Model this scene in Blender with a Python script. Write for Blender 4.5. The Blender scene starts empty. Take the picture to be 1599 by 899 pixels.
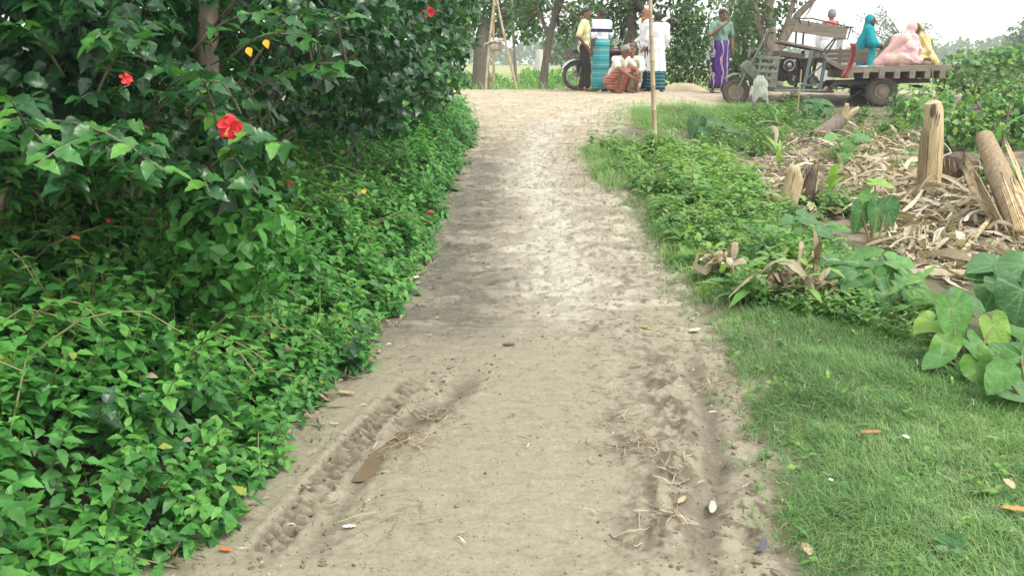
import bpy, bmesh, math, random
import numpy as np
from mathutils import Vector, Matrix

R_ = math.radians
scene = bpy.context.scene
COL = scene.collection
rng = np.random.default_rng(11)
random.seed(5)

# ------------------------------------------------------------------ camera, sky, sun, exposure
PITCH = R_(14.9)
CAM_Z = 1.5
cam_data = bpy.data.cameras.new('camera')
cam_data.sensor_width = 36.0
cam_data.lens = 29.97
cam_data.clip_start = 0.05
cam_data.clip_end = 3000
cam = bpy.data.objects.new('camera', cam_data)
COL.objects.link(cam)
cam.location = (0, 0, CAM_Z)
cam.rotation_euler = (math.pi / 2 - PITCH, 0, 0)
scene.camera = cam

SUN_EL, SUN_AZ = R_(58), R_(120)      # azimuth clockwise from +Y (north): sun high, to the right and a little behind
world = bpy.data.worlds.new('World')
scene.world = world
world.use_nodes = True
wn = world.node_tree
bg = wn.nodes['Background']
sky = wn.nodes.new('ShaderNodeTexSky')
sky.sky_type = 'NISHITA'
sky.sun_disc = False
sky.sun_elevation = SUN_EL
sky.sun_rotation = SUN_AZ
sky.air_density = 1.4
sky.dust_density = 4.0
sky.ozone_density = 1.0
hs = wn.nodes.new('ShaderNodeHueSaturation')   # cloud cover takes the blue out of the sky
hs.inputs['Saturation'].default_value = 0.16
hs.inputs['Value'].default_value = 1.3
wn.links.new(sky.outputs[0], hs.inputs['Color'])
cloud = wn.nodes.new('ShaderNodeTexNoise'); cloud.inputs['Scale'].default_value = 2.2; cloud.inputs['Detail'].default_value = 5
ccol = wn.nodes.new('ShaderNodeMapRange'); ccol.inputs[3].default_value = 6.6; ccol.inputs[4].default_value = 8.6   # bright even cloud deck
wn.links.new(cloud.outputs['Fac'], ccol.inputs[0])
cmix = wn.nodes.new('ShaderNodeMix'); cmix.data_type = 'RGBA'; cmix.inputs[0].default_value = .72
wn.links.new(hs.outputs[0], cmix.inputs[6]); wn.links.new(ccol.outputs[0], cmix.inputs[7])
wn.links.new(cmix.outputs[2], bg.inputs[0])
bg.inputs[1].default_value = 0.15

sd = bpy.data.lights.new('sun', 'SUN')
sd.energy = 1.5
sd.angle = R_(14)
sd.color = (1.0, 0.96, 0.88)
sun = bpy.data.objects.new('sun', sd)
COL.objects.link(sun)
_sv = Vector((math.sin(SUN_AZ) * math.cos(SUN_EL), math.cos(SUN_AZ) * math.cos(SUN_EL), math.sin(SUN_EL)))
sun.rotation_euler = (-_sv).to_track_quat('-Z', 'Y').to_euler()
sun.location = (6, -4, 12)

scene.view_settings.view_transform = 'Standard'
scene.view_settings.look = 'None'
scene.view_settings.gamma = 1.0
scene.view_settings.exposure = 0.84
scene.render.engine = 'CYCLES'
cy = scene.cycles
cy.max_bounces = 7
cy.diffuse_bounces = 3
cy.glossy_bounces = 2
cy.transmission_bounces = 4
cy.volume_bounces = 0
cy.transparent_max_bounces = 8
cy.caustics_reflective = False
cy.caustics_refractive = False

# ------------------------------------------------------------------ helpers
FPX = 1331.0
SP, CP = math.sin(PITCH), math.cos(PITCH)


def at(px, row, depth):
    """a point of the place: photo column and row, metres in front of the lens"""
    u, v = (px - 799.5) / FPX, (row - 449.5) / FPX
    return Vector((depth * u, depth * (CP - v * SP), CAM_Z - depth * (SP + v * CP)))


def vnoise(x, y, seed=0):
    x = np.asarray(x, float); y = np.asarray(y, float)
    xi = np.floor(x); yi = np.floor(y)
    fx = x - xi; fy = y - yi
    fx = fx * fx * (3 - 2 * fx); fy = fy * fy * (3 - 2 * fy)

    def h(a, b):
        s = np.sin(a * 127.1 + b * 311.7 + seed * 74.7) * 43758.5453
        return s - np.floor(s)
    return ((h(xi, yi) * (1 - fx) + h(xi + 1, yi) * fx) * (1 - fy) + (h(xi, yi + 1) * (1 - fx) + h(xi + 1, yi + 1) * fx) * fy) * 2 - 1


def fbm(x, y, seed=0, oct=4):
    t = 0; a = .5
    for i in range(oct):
        t = t + a * vnoise(x, y, seed + i * 7); x = x * 2.03; y = y * 2.03; a *= .5
    return t


def sstep(a, b, x):
    t = np.clip((x - a) / (b - a), 0, 1)
    return t * t * (3 - 2 * t)


def unit(a):
    return a / np.maximum(np.linalg.norm(a, axis=-1, keepdims=True), 1e-9)


def tag(o, label=None, cat=None, group=None, kind=None):
    if label: o['label'] = label
    if cat: o['category'] = cat
    if group: o['group'] = group
    if kind: o['kind'] = kind
    return o


def empty(name, loc, label, cat, group=None, rz=0):
    o = bpy.data.objects.new(name, None)
    o.empty_display_size = .1
    COL.objects.link(o)
    o.location = loc
    o.rotation_euler = (0, 0, rz)
    return tag(o, label, cat, group)


def link_mesh(name, me, mat, parent=None, smooth=False):
    o = bpy.data.objects.new(name, me)
    COL.objects.link(o)
    if mat is not None:
        me.materials.clear(); me.materials.append(mat)
    if parent is not None: o.parent = parent
    if smooth: me.shade_smooth()
    return o


def copy_tree(o, parent=None):
    c = o.copy(); COL.objects.link(c); c.parent = parent
    for ch in o.children: copy_tree(ch, c)
    return c


def tri_mesh(name, V, F, attrs=None):
    """V (n,3), F (m,3) arrays"""
    me = bpy.data.meshes.new(name)
    n, m = len(V), len(F)
    me.vertices.add(n); me.vertices.foreach_set('co', np.ascontiguousarray(V, np.float32).ravel())
    k = F.shape[1]
    me.loops.add(m * k); me.loops.foreach_set('vertex_index', np.ascontiguousarray(F, np.int32).ravel())
    me.polygons.add(m)
    me.polygons.foreach_set('loop_start', np.arange(0, m * k, k, dtype=np.int32))
    me.update(calc_edges=True)
    for nm, arr in (attrs or {}).items():
        if arr.ndim == 1:
            a = me.attributes.new(nm, 'FLOAT', 'POINT'); a.data.foreach_set('value', np.ascontiguousarray(arr, np.float32))
        else:
            a = me.attributes.new(nm, 'FLOAT_COLOR', 'POINT')
            c4 = np.concatenate([arr, np.ones((len(arr), 1))], 1)
            a.data.foreach_set('color', np.ascontiguousarray(c4, np.float32).ravel())
    return me


class MB:
    """collects tubes, boxes, balls; build() links them as one mesh object"""
    def __init__(s): s.v = []; s.f = []

    def add(s, V, F):
        b = len(s.v)
        s.v.extend([tuple(map(float, p)) for p in V]); s.f.extend([tuple(int(i) + b for i in f) for f in F]); return s

    def tube(s, pts, rad, n=8, cap=True, flat=1.0):
        pts = np.array([tuple(p) for p in pts], float); k = len(pts)
        rad = np.full(k, rad) if np.isscalar(rad) else np.array(rad, float)
        T = unit(np.gradient(pts, axis=0))
        ref = np.array([0, 0, 1.]) if abs(T[0][2]) < .9 else np.array([1., 0, 0])
        V = []
        U = None
        for i in range(k):
            U = np.cross(T[i], ref) if U is None else U - T[i] * np.dot(U, T[i])
            U = U / max(np.linalg.norm(U), 1e-9); W = np.cross(T[i], U)
            for j in range(n):
                a = 2 * math.pi * j / n
                V.append(pts[i] + rad[i] * (math.cos(a) * U + math.sin(a) * W * flat))
        F = []
        for i in range(k - 1):
            for j in range(n):
                F.append((i * n + j, i * n + (j + 1) % n, (i + 1) * n + (j + 1) % n, (i + 1) * n + j))
        if cap:
            F.append(tuple(range(n - 1, -1, -1))); F.append(tuple((k - 1) * n + j for j in range(n)))
        return s.add(V, F)

    def box(s, c, d, M=None, taper=None):
        V = []
        for z in (-1, 1):
            for x, y in ((-1, -1), (1, -1), (1, 1), (-1, 1)):
                t = taper if (taper and z > 0) else 1
                V.append(Vector((x * d[0] / 2 * t, y * d[1] / 2 * t, z * d[2] / 2)))
        if M is not None: V = [M @ v for v in V]
        V = [v + Vector(c) for v in V]
        return s.add(V, [(3, 2, 1, 0), (4, 5, 6, 7), (0, 1, 5, 4), (1, 2, 6, 5), (2, 3, 7, 6), (3, 0, 4, 7)])

    def beam(s, a, b, w, h):
        a = Vector(a); b = Vector(b); d = b - a
        M = d.to_track_quat('X', 'Z').to_matrix()
        return s.box((a + b) / 2, (d.length, w, h), M)

    def ball(s, c, r, M=None, n=12, m=8):
        r = (r, r, r) if np.isscalar(r) else r
        V = [Vector((0, 0, r[2]))]
        for i in range(1, m):
            t = math.pi * i / m
            for j in range(n):
                p = 2 * math.pi * j / n
                V.append(Vector((r[0] * math.sin(t) * math.cos(p), r[1] * math.sin(t) * math.sin(p), r[2] * math.cos(t))))
        V.append(Vector((0, 0, -r[2])))
        F = [(0, 1 + j, 1 + (j + 1) % n) for j in range(n)]
        for i in range(m - 2):
            for j in range(n):
                F.append((1 + i * n + j, 1 + (i + 1) * n + j, 1 + (i + 1) * n + (j + 1) % n, 1 + i * n + (j + 1) % n))
        L = len(V) - 1
        F += [(L, 1 + (m - 2) * n + (j + 1) % n, 1 + (m - 2) * n + j) for j in range(n)]
        if M is not None: V = [M @ v for v in V]
        return s.add([v + Vector(c) for v in V], F)

    def cap(s, a, ra, b, rb, n=10):
        """tapered capsule with round ends"""
        a = np.array(tuple(a), float); b = np.array(tuple(b), float)
        d = b - a; L = np.linalg.norm(d); d = d / max(L, 1e-6)
        pts = []; rad = []
        for t in (-.98, -.8, -.45): pts.append(a + d * ra * t); rad.append(ra * math.sqrt(1 - t * t))
        for t in (0, .33, .66, 1): pts.append(a + (b - a) * t); rad.append(ra + (rb - ra) * t)
        for t in (.45, .8, .98): pts.append(b + d * rb * t); rad.append(rb * math.sqrt(1 - t * t))
        return s.tube(pts, rad, n)

    def ring(s, c, R, r, axis='y', n=28, m=8, flat=1.0):
        """torus: wheel tyre"""
        V = []; F = []
        for i in range(n):
            a = 2 * math.pi * i / n
            for j in range(m):
                b = 2 * math.pi * j / m
                q = R + r * math.cos(b); w = r * math.sin(b) * flat
                p = (q * math.cos(a), w, q * math.sin(a)) if axis == 'y' else ((w, q * math.cos(a), q * math.sin(a)) if axis == 'x' else (q * math.cos(a), q * math.sin(a), w))
                V.append(Vector(p) + Vector(c))
                F.append((i * m + j, i * m + (j + 1) % m, ((i + 1) % n) * m + (j + 1) % m, ((i + 1) % n) * m + j))
        return s.add(V, F)

    def disc(s, c, R, w, n=28):
        """solid of revolution about y"""
        c = Vector(c)
        return s.tube([c + Vector((0, -w / 2, 0)), c + Vector((0, w / 2, 0))], R, n)

    def mesh(s, name):
        me = bpy.data.meshes.new(name); me.from_pydata(s.v, [], s.f); me.update(); return me

    def build(s, name, mat, parent=None, smooth=True, bevel=0):
        me = s.mesh(name)
        if bevel:
            bm = bmesh.new(); bm.from_mesh(me)
            es = [e for e in bm.edges if len(e.link_faces) == 2 and e.calc_face_angle(0) > .6]
            bmesh.ops.bevel(bm, geom=es, offset=bevel, segments=1, affect='EDGES')
            bm.to_mesh(me); bm.free()
        o = link_mesh(name, me, mat, parent)
        if smooth:
            me.shade_smooth()
            try: me.set_sharp_from_angle(angle=R_(42))
            except Exception: pass
        return o


# ------------------------------------------------------------------ materials
def new_mat(name):
    m = bpy.data.materials.new(name); m.use_nodes = True
    return m, m.node_tree, m.node_tree.nodes['Principled BSDF']


def ramp(nt, stops, interp='LINEAR'):
    r = nt.nodes.new('ShaderNodeValToRGB'); cr = r.color_ramp; cr.interpolation = interp
    while len(cr.elements) > 1: cr.elements.remove(cr.elements[-1])
    cr.elements[0].position = stops[0][0]; cr.elements[0].color = (*stops[0][1], 1)
    for p, c in stops[1:]:
        e = cr.elements.new(p); e.color = (*c, 1)
    return r


def noise(nt, scale, detail=4, rough=.55, coord='Object', stretch=None):
    tc = nt.nodes.new('ShaderNodeTexCoord'); n = nt.nodes.new('ShaderNodeTexNoise')
    n.inputs['Scale'].default_value = scale; n.inputs['Detail'].default_value = detail; n.inputs['Roughness'].default_value = rough
    if stretch:
        mp = nt.nodes.new('ShaderNodeMapping'); mp.inputs['Scale'].default_value = stretch
        nt.links.new(tc.outputs[coord], mp.inputs[0]); nt.links.new(mp.outputs[0], n.inputs[0])
    else:
        nt.links.new(tc.outputs[coord], n.inputs[0])
    return n


def mat(name, a, b=None, scale=8, rough=.7, bump=.0, stretch=None, metal=0, spec=.4, mid=None):
    """surface that wanders between two colours"""
    m, nt, p = new_mat(name)
    b = b or tuple(c * .7 for c in a)
    n = noise(nt, scale, 5, .6, stretch=stretch)
    st = [(.3, a), (.7, b)] if mid is None else [(.28, a), (.5, mid), (.72, b)]
    r = ramp(nt, st)
    nt.links.new(n.outputs['Fac'], r.inputs[0]); nt.links.new(r.outputs[0], p.inputs['Base Color'])
    p.inputs['Roughness'].default_value = rough; p.inputs['Metallic'].default_value = metal
    p.inputs['Specular IOR Level'].default_value = spec
    if bump:
        bp = nt.nodes.new('ShaderNodeBump'); bp.inputs['Strength'].default_value = bump; bp.inputs['Distance'].default_value = .02
        n2 = noise(nt, scale * 3, 4, .6, stretch=stretch)
        nt.links.new(n2.outputs['Fac'], bp.inputs['Height']); nt.links.new(bp.outputs[0], p.inputs['Normal'])
    return m


def leaf_mat(name, stops, rough=.42, trans=.3, rib=(.20, .30, .10), ribw=.0, spec=.35, bumpy=0):
    """leaves: colour picked per leaf by the tint attribute, pale midrib, light comes through"""
    m, nt, p = new_mat(name)
    at_ = nt.nodes.new('ShaderNodeAttribute'); at_.attribute_name = 'tint'
    r = ramp(nt, stops); nt.links.new(at_.outputs['Fac'], r.inputs[0])
    col = r.outputs[0]
    n = noise(nt, 22, 2)
    mx0 = nt.nodes.new('ShaderNodeMix'); mx0.data_type = 'RGBA'; mx0.blend_type = 'MULTIPLY'; mx0.inputs[0].default_value = .55
    rr = ramp(nt, [(.3, (.62, .62, .62)), (.7, (1.25, 1.25, 1.2))]); nt.links.new(n.outputs['Fac'], rr.inputs[0])
    nt.links.new(col, mx0.inputs[6]); nt.links.new(rr.outputs[0], mx0.inputs[7]); col = mx0.outputs[2]
    if ribw:
        a2 = nt.nodes.new('ShaderNodeAttribute'); a2.attribute_name = 'rib'
        mr = nt.nodes.new('ShaderNodeMapRange'); mr.inputs[1].default_value = 0; mr.inputs[2].default_value = ribw; mr.inputs[3].default_value = .65; mr.inputs[4].default_value = 0
        nt.links.new(a2.outputs['Fac'], mr.inputs[0])
        mx = nt.nodes.new('ShaderNodeMix'); mx.data_type = 'RGBA'
        nt.links.new(mr.outputs[0], mx.inputs[0]); nt.links.new(col, mx.inputs[6]); mx.inputs[7].default_value = (*rib, 1); col = mx.outputs[2]
    nt.links.new(col, p.inputs['Base Color']); p.inputs['Roughness'].default_value = rough; p.inputs['Specular IOR Level'].default_value = spec
    if bumpy:
        n3 = noise(nt, 30, 3); bq = nt.nodes.new('ShaderNodeBump'); bq.inputs['Strength'].default_value = bumpy; bq.inputs['Distance'].default_value = .02
        nt.links.new(n3.outputs['Fac'], bq.inputs['Height']); nt.links.new(bq.outputs[0], p.inputs['Normal'])
    tr = nt.nodes.new('ShaderNodeBsdfTranslucent')
    tm = nt.nodes.new('ShaderNodeMix'); tm.data_type = 'RGBA'; tm.blend_type = 'MULTIPLY'; tm.inputs[0].default_value = 1
    nt.links.new(col, tm.inputs[6]); tm.inputs[7].default_value = (1.5, 1.7, .7, 1)
    nt.links.new(tm.outputs[2], tr.inputs[0])
    ms = nt.nodes.new('ShaderNodeMixShader'); ms.inputs[0].default_value = trans
    nt.links.new(p.outputs[0], ms.inputs[1]); nt.links.new(tr.outputs[0], ms.inputs[2])
    nt.links.new(ms.outputs[0], nt.nodes['Material Output'].inputs[0])
    return m


def stripe_mat(name, stops, axis='Z', scale=1.0, offset=0.0, rough=.85, interp='CONSTANT', wave=None):
    """cloth with woven bands along one local axis"""
    m, nt, p = new_mat(name)
    tc = nt.nodes.new('ShaderNodeTexCoord'); sx = nt.nodes.new('ShaderNodeSeparateXYZ'); nt.links.new(tc.outputs['Object'], sx.inputs[0])
    ma = nt.nodes.new('ShaderNodeMath'); ma.operation = 'MULTIPLY_ADD'; ma.inputs[1].default_value = scale; ma.inputs[2].default_value = offset
    nt.links.new(sx.outputs[axis], ma.inputs[0]); src = ma.outputs[0]
    if wave:
        nz = noise(nt, wave[0], 2); mb = nt.nodes.new('ShaderNodeMath'); mb.operation = 'MULTIPLY_ADD'; mb.inputs[1].default_value = wave[1]
        nt.links.new(nz.outputs['Fac'], mb.inputs[0]); nt.links.new(src, mb.inputs[2]); src = mb.outputs[0]
    fr = nt.nodes.new('ShaderNodeMath'); fr.operation = 'FRACT'; nt.links.new(src, fr.inputs[0])
    r = ramp(nt, stops, interp); nt.links.new(fr.outputs[0], r.inputs[0]); nt.links.new(r.outputs[0], p.inputs['Base Color'])
    p.inputs['Roughness'].default_value = rough; p.inputs['Specular IOR Level'].default_value = .2
    return m


# ------------------------------------------------------------------ leaf clouds
def leaf_template(outline, fold=.12, droop=.25):
    """outline: (t, halfwidth) rows from base to tip; returns verts (x across, y along, z up), tris, rib distance"""
    V = []; F = []; rows = []
    for t, w in outline:
        z = -droop * t * t
        if w == 0: rows.append((len(V),)); V.append((0, t, z))
        else:
            rows.append((len(V), len(V) + 1, len(V) + 2))
            V += [(-w, t - .02, z + fold * w * 2), (0, t, z), (w, t - .02, z + fold * w * 2)]
    for a, b in zip(rows, rows[1:]):
        if len(a) == 1 and len(b) == 3: F += [(a[0], b[1], b[0]), (a[0], b[2], b[1])]
        elif len(a) == 3 and len(b) == 3:
            F += [(a[0], a[1], b[1]), (a[0], b[1], b[0]), (a[1], a[2], b[2]), (a[1], b[2], b[1])]
        elif len(b) == 1: F += [(a[0], a[1], b[0]), (a[1], a[2], b[0])]
    V = np.array(V, float)
    return V, np.array(F), np.abs(V[:, 0])


LEAF_OVATE = leaf_template([(0, 0), (.18, .24), (.42, .33), (.7, .2), (1, 0)])
LEAF_TOOTH = leaf_template([(0, 0), (.12, .22), (.26, .34), (.32, .30), (.46, .34), (.52, .27), (.66, .26), (.72, .18), (.86, .12), (1, 0)], .14, .3)
LEAF_LOBED = leaf_template([(0, 0), (.15, .08), (.30, .21), (.45, .34), (.50, .27), (.62, .27), (.68, .20), (.82, .15), (1, 0)], .12, .25)
LEAF_SOFT = leaf_template([(0, 0), (.14, .13), (.30, .24), (.36, .22), (.50, .25), (.56, .20), (.70, .18), (.86, .09), (1, 0)], .16, .35)
LEAF_LONG = leaf_template([(0, 0), (.25, .13), (.55, .15), (.8, .09), (1, 0)], .2, .4)
LEAF_CARD = leaf_template([(0, 0), (.35, .36), (.7, .3), (1, 0)], .1, .2)


class Cloud:
    def __init__(s): s.P = []; s.D = []; s.N = []; s.S = []; s.T = []; s.W = []

    def add(s, P, D, N, S, T, W=1.0):
        P = np.atleast_2d(P); n = len(P)
        s.P.append(P); s.D.append(np.broadcast_to(np.atleast_2d(D), (n, 3))); s.N.append(np.broadcast_to(np.atleast_2d(N), (n, 3)))
        s.S.append(np.broadcast_to(S, n)); s.T.append(np.broadcast_to(T, n)); s.W.append(np.broadcast_to(W, n))

    def mesh(s, name, tpl, jitter=0.12):
        TV, TF, TR = tpl
        P = np.concatenate(s.P); D = unit(np.concatenate(s.D).astype(float)); N = np.concatenate(s.N).astype(float)
        S = np.concatenate(s.S).astype(float); T = np.concatenate(s.T).astype(float); W = np.concatenate(s.W).astype(float)
        N = N - D * np.sum(N * D, 1, keepdims=True); N = unit(N + 1e-6); X = np.cross(D, N)
        n, k = len(P), len(TV)
        jz = rng.normal(0, jitter, (n, k)) * np.abs(TV[None, :, 0])
        V = P[:, None] + S[:, None, None] * (TV[None, :, 0, None] * W[:, None, None] * X[:, None] + TV[None, :, 1, None] * D[:, None] + (TV[None, :, 2] + jz)[:, :, None] * N[:, None])
        F = (TF[None] + (np.arange(n) * k)[:, None, None]).reshape(-1, 3)
        return tri_mesh(name, V.reshape(-1, 3), F, {'tint': np.repeat(T, k), 'rib': np.tile(TR, n)})

    def build(s, name, tpl, m, parent=None, smooth=False):
        return link_mesh(name, s.mesh(name, tpl), m, parent, smooth)


def rdir(n, up=0.0):
    d = rng.normal(0, 1, (n, 3)); d[:, 2] += up
    return unit(d)


def clump(cl, c, r, n, size, tint=(.2, .8), surf=.55, droop=.3, szvar=.3):
    """leaves through one clump: more near its surface, blades facing out and up"""
    r = np.array((r, r, r) if np.isscalar(r) else r, float)
    d = rdir(n)
    q = surf + (1 - surf) * rng.random(n) ** .5
    q = np.where(rng.random(n) < .25, rng.random(n) * .8, q)
    P = np.array(tuple(c), float) + d * q[:, None] * r * (1 + .25 * rng.normal(0, 1, (n, 1)) * .5)
    tang = unit(np.cross(d, rdir(n)))
    D = unit(tang + d * .5 + np.array([0, 0, -droop]))
    N = unit(d * .7 + np.array([0, 0, .8]) + rng.normal(0, .35, (n, 3)))
    cl.add(P, D, N, size * (1 + szvar * rng.uniform(-1, 1, n)), rng.uniform(tint[0], tint[1], n))

# ------------------------------------------------------------------ the lie of the land
Y_ = np.array([0, 2.2, 3.26, 4.3, 5.85, 7.6, 10.4, 12.1, 14.4, 15.2, 15.7, 16.5])
XL_ = np.array([-1.25, -1.10, -.96, -.84, -.75, -.76, -.66, -.56, -.80, -1.0, -3.0, -12])
XR_ = np.array([.75, .89, 1.04, 1.16, 1.25, 1.23, .95, 1.25, 1.95, 3.2, 4.5, 14])


def XL(y): return np.interp(y, Y_, XL_)
def XR(y): return np.interp(y, Y_, XR_)


def zpath(y): return np.interp(y, [-5, 5, 6.5, 8, 10, 12, 14, 15.5, 17, 19.6, 22, 24], [0, 0, .03, .12, .29, .48, .70, .83, .88, .88, .5, .45])
def zgarden(y): return np.interp(y, [-5, 0, 5, 9, 12, 14, 15.2, 15.8, 17.0, 17.7, 19.6, 22, 24], [0, .03, .02, .04, .16, .36, .58, .65, .67, .84, .86, .46, .42])


def H0(x, y):
    x = np.asarray(x, float); y = np.asarray(y, float)
    xl = XL(y); xr = XR(y)
    z = zpath(y)
    k = sstep(0, 1.6, x - np.minimum(xr, 2.4)) * sstep(2.0, 4.0, x + (17 - np.clip(y, 0, 17)) * .3)
    z = z * (1 - k) + zgarden(y) * k
    z = z + .36 * sstep(0, 1.3, xl - x) * (1 - sstep(12.5, 15, y))
    z = z + .035 * sstep(0, .35, x - xr) * (1 - sstep(4.8, 6, y))
    z = z + .30 * np.exp(-(((x - 5.0) / 1.2) ** 2 + ((y - 8.6) / 1.3) ** 2))      # heap of cut banana plants
    off = sstep(0, .5, np.maximum(xl - x, x - xr))
    near = 1 - sstep(25, 40, y)
    z = z + near * (fbm(x * .8, y * .8, 3) * .05 * (.35 + off) + off * fbm(x * 3, y * 3, 5) * .04)
    return z


def G0(px, row):
    """where the line of sight through a photo pixel meets the ground"""
    s = np.concatenate([np.arange(1.5, 12, .01), np.arange(12, 90, .05)])
    u, v = (px - 799.5) / FPX, (row - 449.5) / FPX
    X = s * u; Yy = s * (CP - v * SP); Z = CAM_Z - s * (SP + v * CP)
    i = int(np.argmax(Z < H0(X, Yy)))
    return np.array([X[i], Yy[i], Z[i]])


TYRE = np.array([G0(*p)[:2] for p in ((375, 899), (455, 810), (540, 705), (605, 635), (660, 580))])
RUT_L = np.array([G0(*p)[:2] for p in ((440, 899), (520, 800), (588, 705), (650, 655), (725, 600), (745, 560))])
RUT_R = np.array([G0(*p)[:2] for p in ((1085, 899), (1095, 830), (1120, 730), (1110, 660), (1090, 600), (1072, 530))])


def along(x, y, poly):
    """arc length and signed distance to a polyline"""
    best = np.full(x.shape, 1e9); S = np.zeros(x.shape); Dd = np.zeros(x.shape); acc = 0
    for a, b in zip(poly, poly[1:]):
        d = b - a; L = np.hypot(*d); d = d / L
        t = np.clip((x - a[0]) * d[0] + (y - a[1]) * d[1], 0, L)
        dx = x - a[0] - t * d[0]; dy = y - a[1] - t * d[1]; q = np.hypot(dx, dy)
        sg = np.sign(d[0] * dy - d[1] * dx); m = q < best
        best = np.where(m, q, best); S = np.where(m, acc + t, S); Dd = np.where(m, q * sg, Dd); acc += L
    return S, Dd, acc


def Hfull(x, y):
    """ground with wheel tracks, ruts, clods and ripples, plus its bare colour and wetness"""
    x = np.asarray(x, float); y = np.asarray(y, float)
    xl = XL(y); xr = XR(y); u = (x - xl) / (xr - xl)
    z = H0(x, y)
    on = sstep(-.08, .06, x - xl) * sstep(-.06, .08, xr - x) * (y < 20)
    wob = fbm(x * 2.2, y * 2.2, 21)
    smooth_mid = sstep(.80, .60, u + .12 * wob) * (1 - .8 * sstep(3.8, 5.2, y + wob * .8))
    tmask = np.exp(-(along(x, y, TYRE)[1] / .1) ** 4)
    rough = on * (1 - .9 * smooth_mid) * (1 - .85 * tmask)
    z = z + rough * (fbm(x * 5, y * 6, 31, 3) * .034 + fbm(x * 16, y * 22, 35, 3) * .012)
    rip = sstep(4.6, 5.5, y) * (1 - sstep(11, 14, y)) * on
    rdg = 1 - np.abs(fbm(x * 2.2 + y * .5, y * 6.5, 41, 4)) * 2.4
    z = z + rip * (np.clip(rdg, 0, 1) ** 3 * .026 - .008)
    z = z + on * fbm(x * 40, y * 50, 51, 2) * .0016
    bank = np.exp(-((x - xr + .02) / .08) ** 2) * (y < 12) * (.5 + vnoise(x * 5, y * 5, 61))
    z = z - bank * .02
    # tyre print
    S, D, L = along(x, y, TYRE)
    fade = sstep(0, .25, S) * sstep(0, .3, L - S) * np.clip(.95 + .9 * vnoise(S * 4, S * 0, 71) + .7 * vnoise(x * 22, y * 22, 72), 0, 1)
    w = .055
    ins = sstep(w + .012, w - .008, np.abs(D))
    S2 = S + .02 * vnoise(S * 9, D * 30, 73)
    chev = np.clip(np.sin(2 * np.pi * (S2 / .052 - D * 9)) * 2.2, -1, 1)
    z = z + fade * ins * (-.011 + chev * .013 * np.clip(.8 + .9 * vnoise(S * 8, D * 14, 75), .2, 1.3) * sstep(.0, .012, w - np.abs(D))) + fade * .006 * np.exp(-((np.abs(D) - w - .022) / .018) ** 2)
    tyre = fade * ins
    # left rut
    S, D, L = along(x, y, RUT_L)
    f = sstep(0, .3, S) * sstep(0, .5, L - S); wv = .06 + .02 * vnoise(S * 5, S * 0, 77)
    rutl = f * np.exp(-(D / wv) ** 2)
    z = z - rutl * .022 + f * np.exp(-((D - .1) / .06) ** 2) * fbm(x * 24, y * 24, 79, 3) * .028 + f * np.exp(-((D + .1) / .07) ** 2) * (.002 + fbm(x * 26, y * 26, 80, 3) * .018)
    # right rut
    S, D, L = along(x, y, RUT_R)
    f = sstep(0, .2, S) * sstep(0, .5, L - S)
    rutr = f * np.exp(-(D / .05) ** 2)
    clod = f * np.exp(-((D - .16) / .12) ** 2)
    z = z - rutr * .03 + clod * np.abs(fbm(x * 15, y * 15, 83, 3)) * .05 + f * np.exp(-((D + .12) / .08) ** 2) * (fbm(x * 14, y * 14, 85, 3)) * .03
    # colours of the bare ground
    c = lambda *t: np.array(t, float)

    def mixc(A, B, t): return A * (1 - t[..., None]) + B * t[..., None]
    n1 = fbm(x * 1.7, y * 1.2, 91); n2 = fbm(x * 6, y * 4, 93); n3 = fbm(x * 24, y * 16, 95, 3)
    Cc = np.broadcast_to(c(.278, .252, .180), x.shape + (3,)).copy()
    Cc = mixc(Cc, c(.375, .345, .262), np.clip(sstep(-.1, .35, n2 + .4 * n3) * sstep(4.2, 6, y) * .9, 0, 1))
    Cc = mixc(Cc, c(.42, .345, .24), sstep(9.5, 14, y) * .8)
    damp = np.exp(-((u - .18 + .1 * n1) / .2) ** 2) * sstep(4.0, 5.2, y) * (1 - sstep(9.5, 12.5, y)) * (.75 + .5 * n2)
    stk = fbm(x * 2.6, y * 13, 191, 4)
    Cc = mixc(Cc, c(.185, .168, .128), np.clip(sstep(.10, .38, stk) * sstep(4.2, 5.6, y) * (1 - sstep(12, 14.5, y)) * (.35 + .5 * np.abs(u - .5) * 2), 0, .8))
    Cc = mixc(Cc, c(.44, .41, .325), np.clip(sstep(.04, .3, fbm(x * 3, y * 9, 193, 4)) * sstep(4.2, 5.2, y) * .7, 0, .7))
    Cc = mixc(Cc, c(.135, .122, .098), np.clip(damp * 1.15 + damp * 1.6 * fbm(x * 4, y * 11, 96, 3), 0, .95))
    mid_ = np.exp(-((u - .56 + .10 * n1) / .13) ** 2) * sstep(4.4, 5.6, y) * (1 - sstep(12, 14, y))
    Cc = mixc(Cc, c(.45, .425, .345), np.clip(mid_ * (.95 + n2), 0, .92))
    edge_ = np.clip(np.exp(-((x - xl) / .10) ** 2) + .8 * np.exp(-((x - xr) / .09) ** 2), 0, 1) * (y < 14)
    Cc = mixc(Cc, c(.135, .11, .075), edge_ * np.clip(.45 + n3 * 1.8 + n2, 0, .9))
    mud = np.clip(rutl * .8 * np.clip(.7 + n2 * 1.5, 0, 1) + rutr * .6 + clod * np.clip(.45 + n3 * 2.6 + n2, 0, 1) + tyre * (.25 + .45 * (chev < 0)), 0, 1)  # real mud plus painted shade, deepening ruts and tread hollows under soft light
    Cc = mixc(Cc, c(.095, .076, .052), mud * .92)
    Cc = mixc(Cc, c(.17, .15, .108), np.clip(sstep(.12, .45, n3 + .5 * n2) * on * (1 - smooth_mid) * .7, 0, 1))
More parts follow.
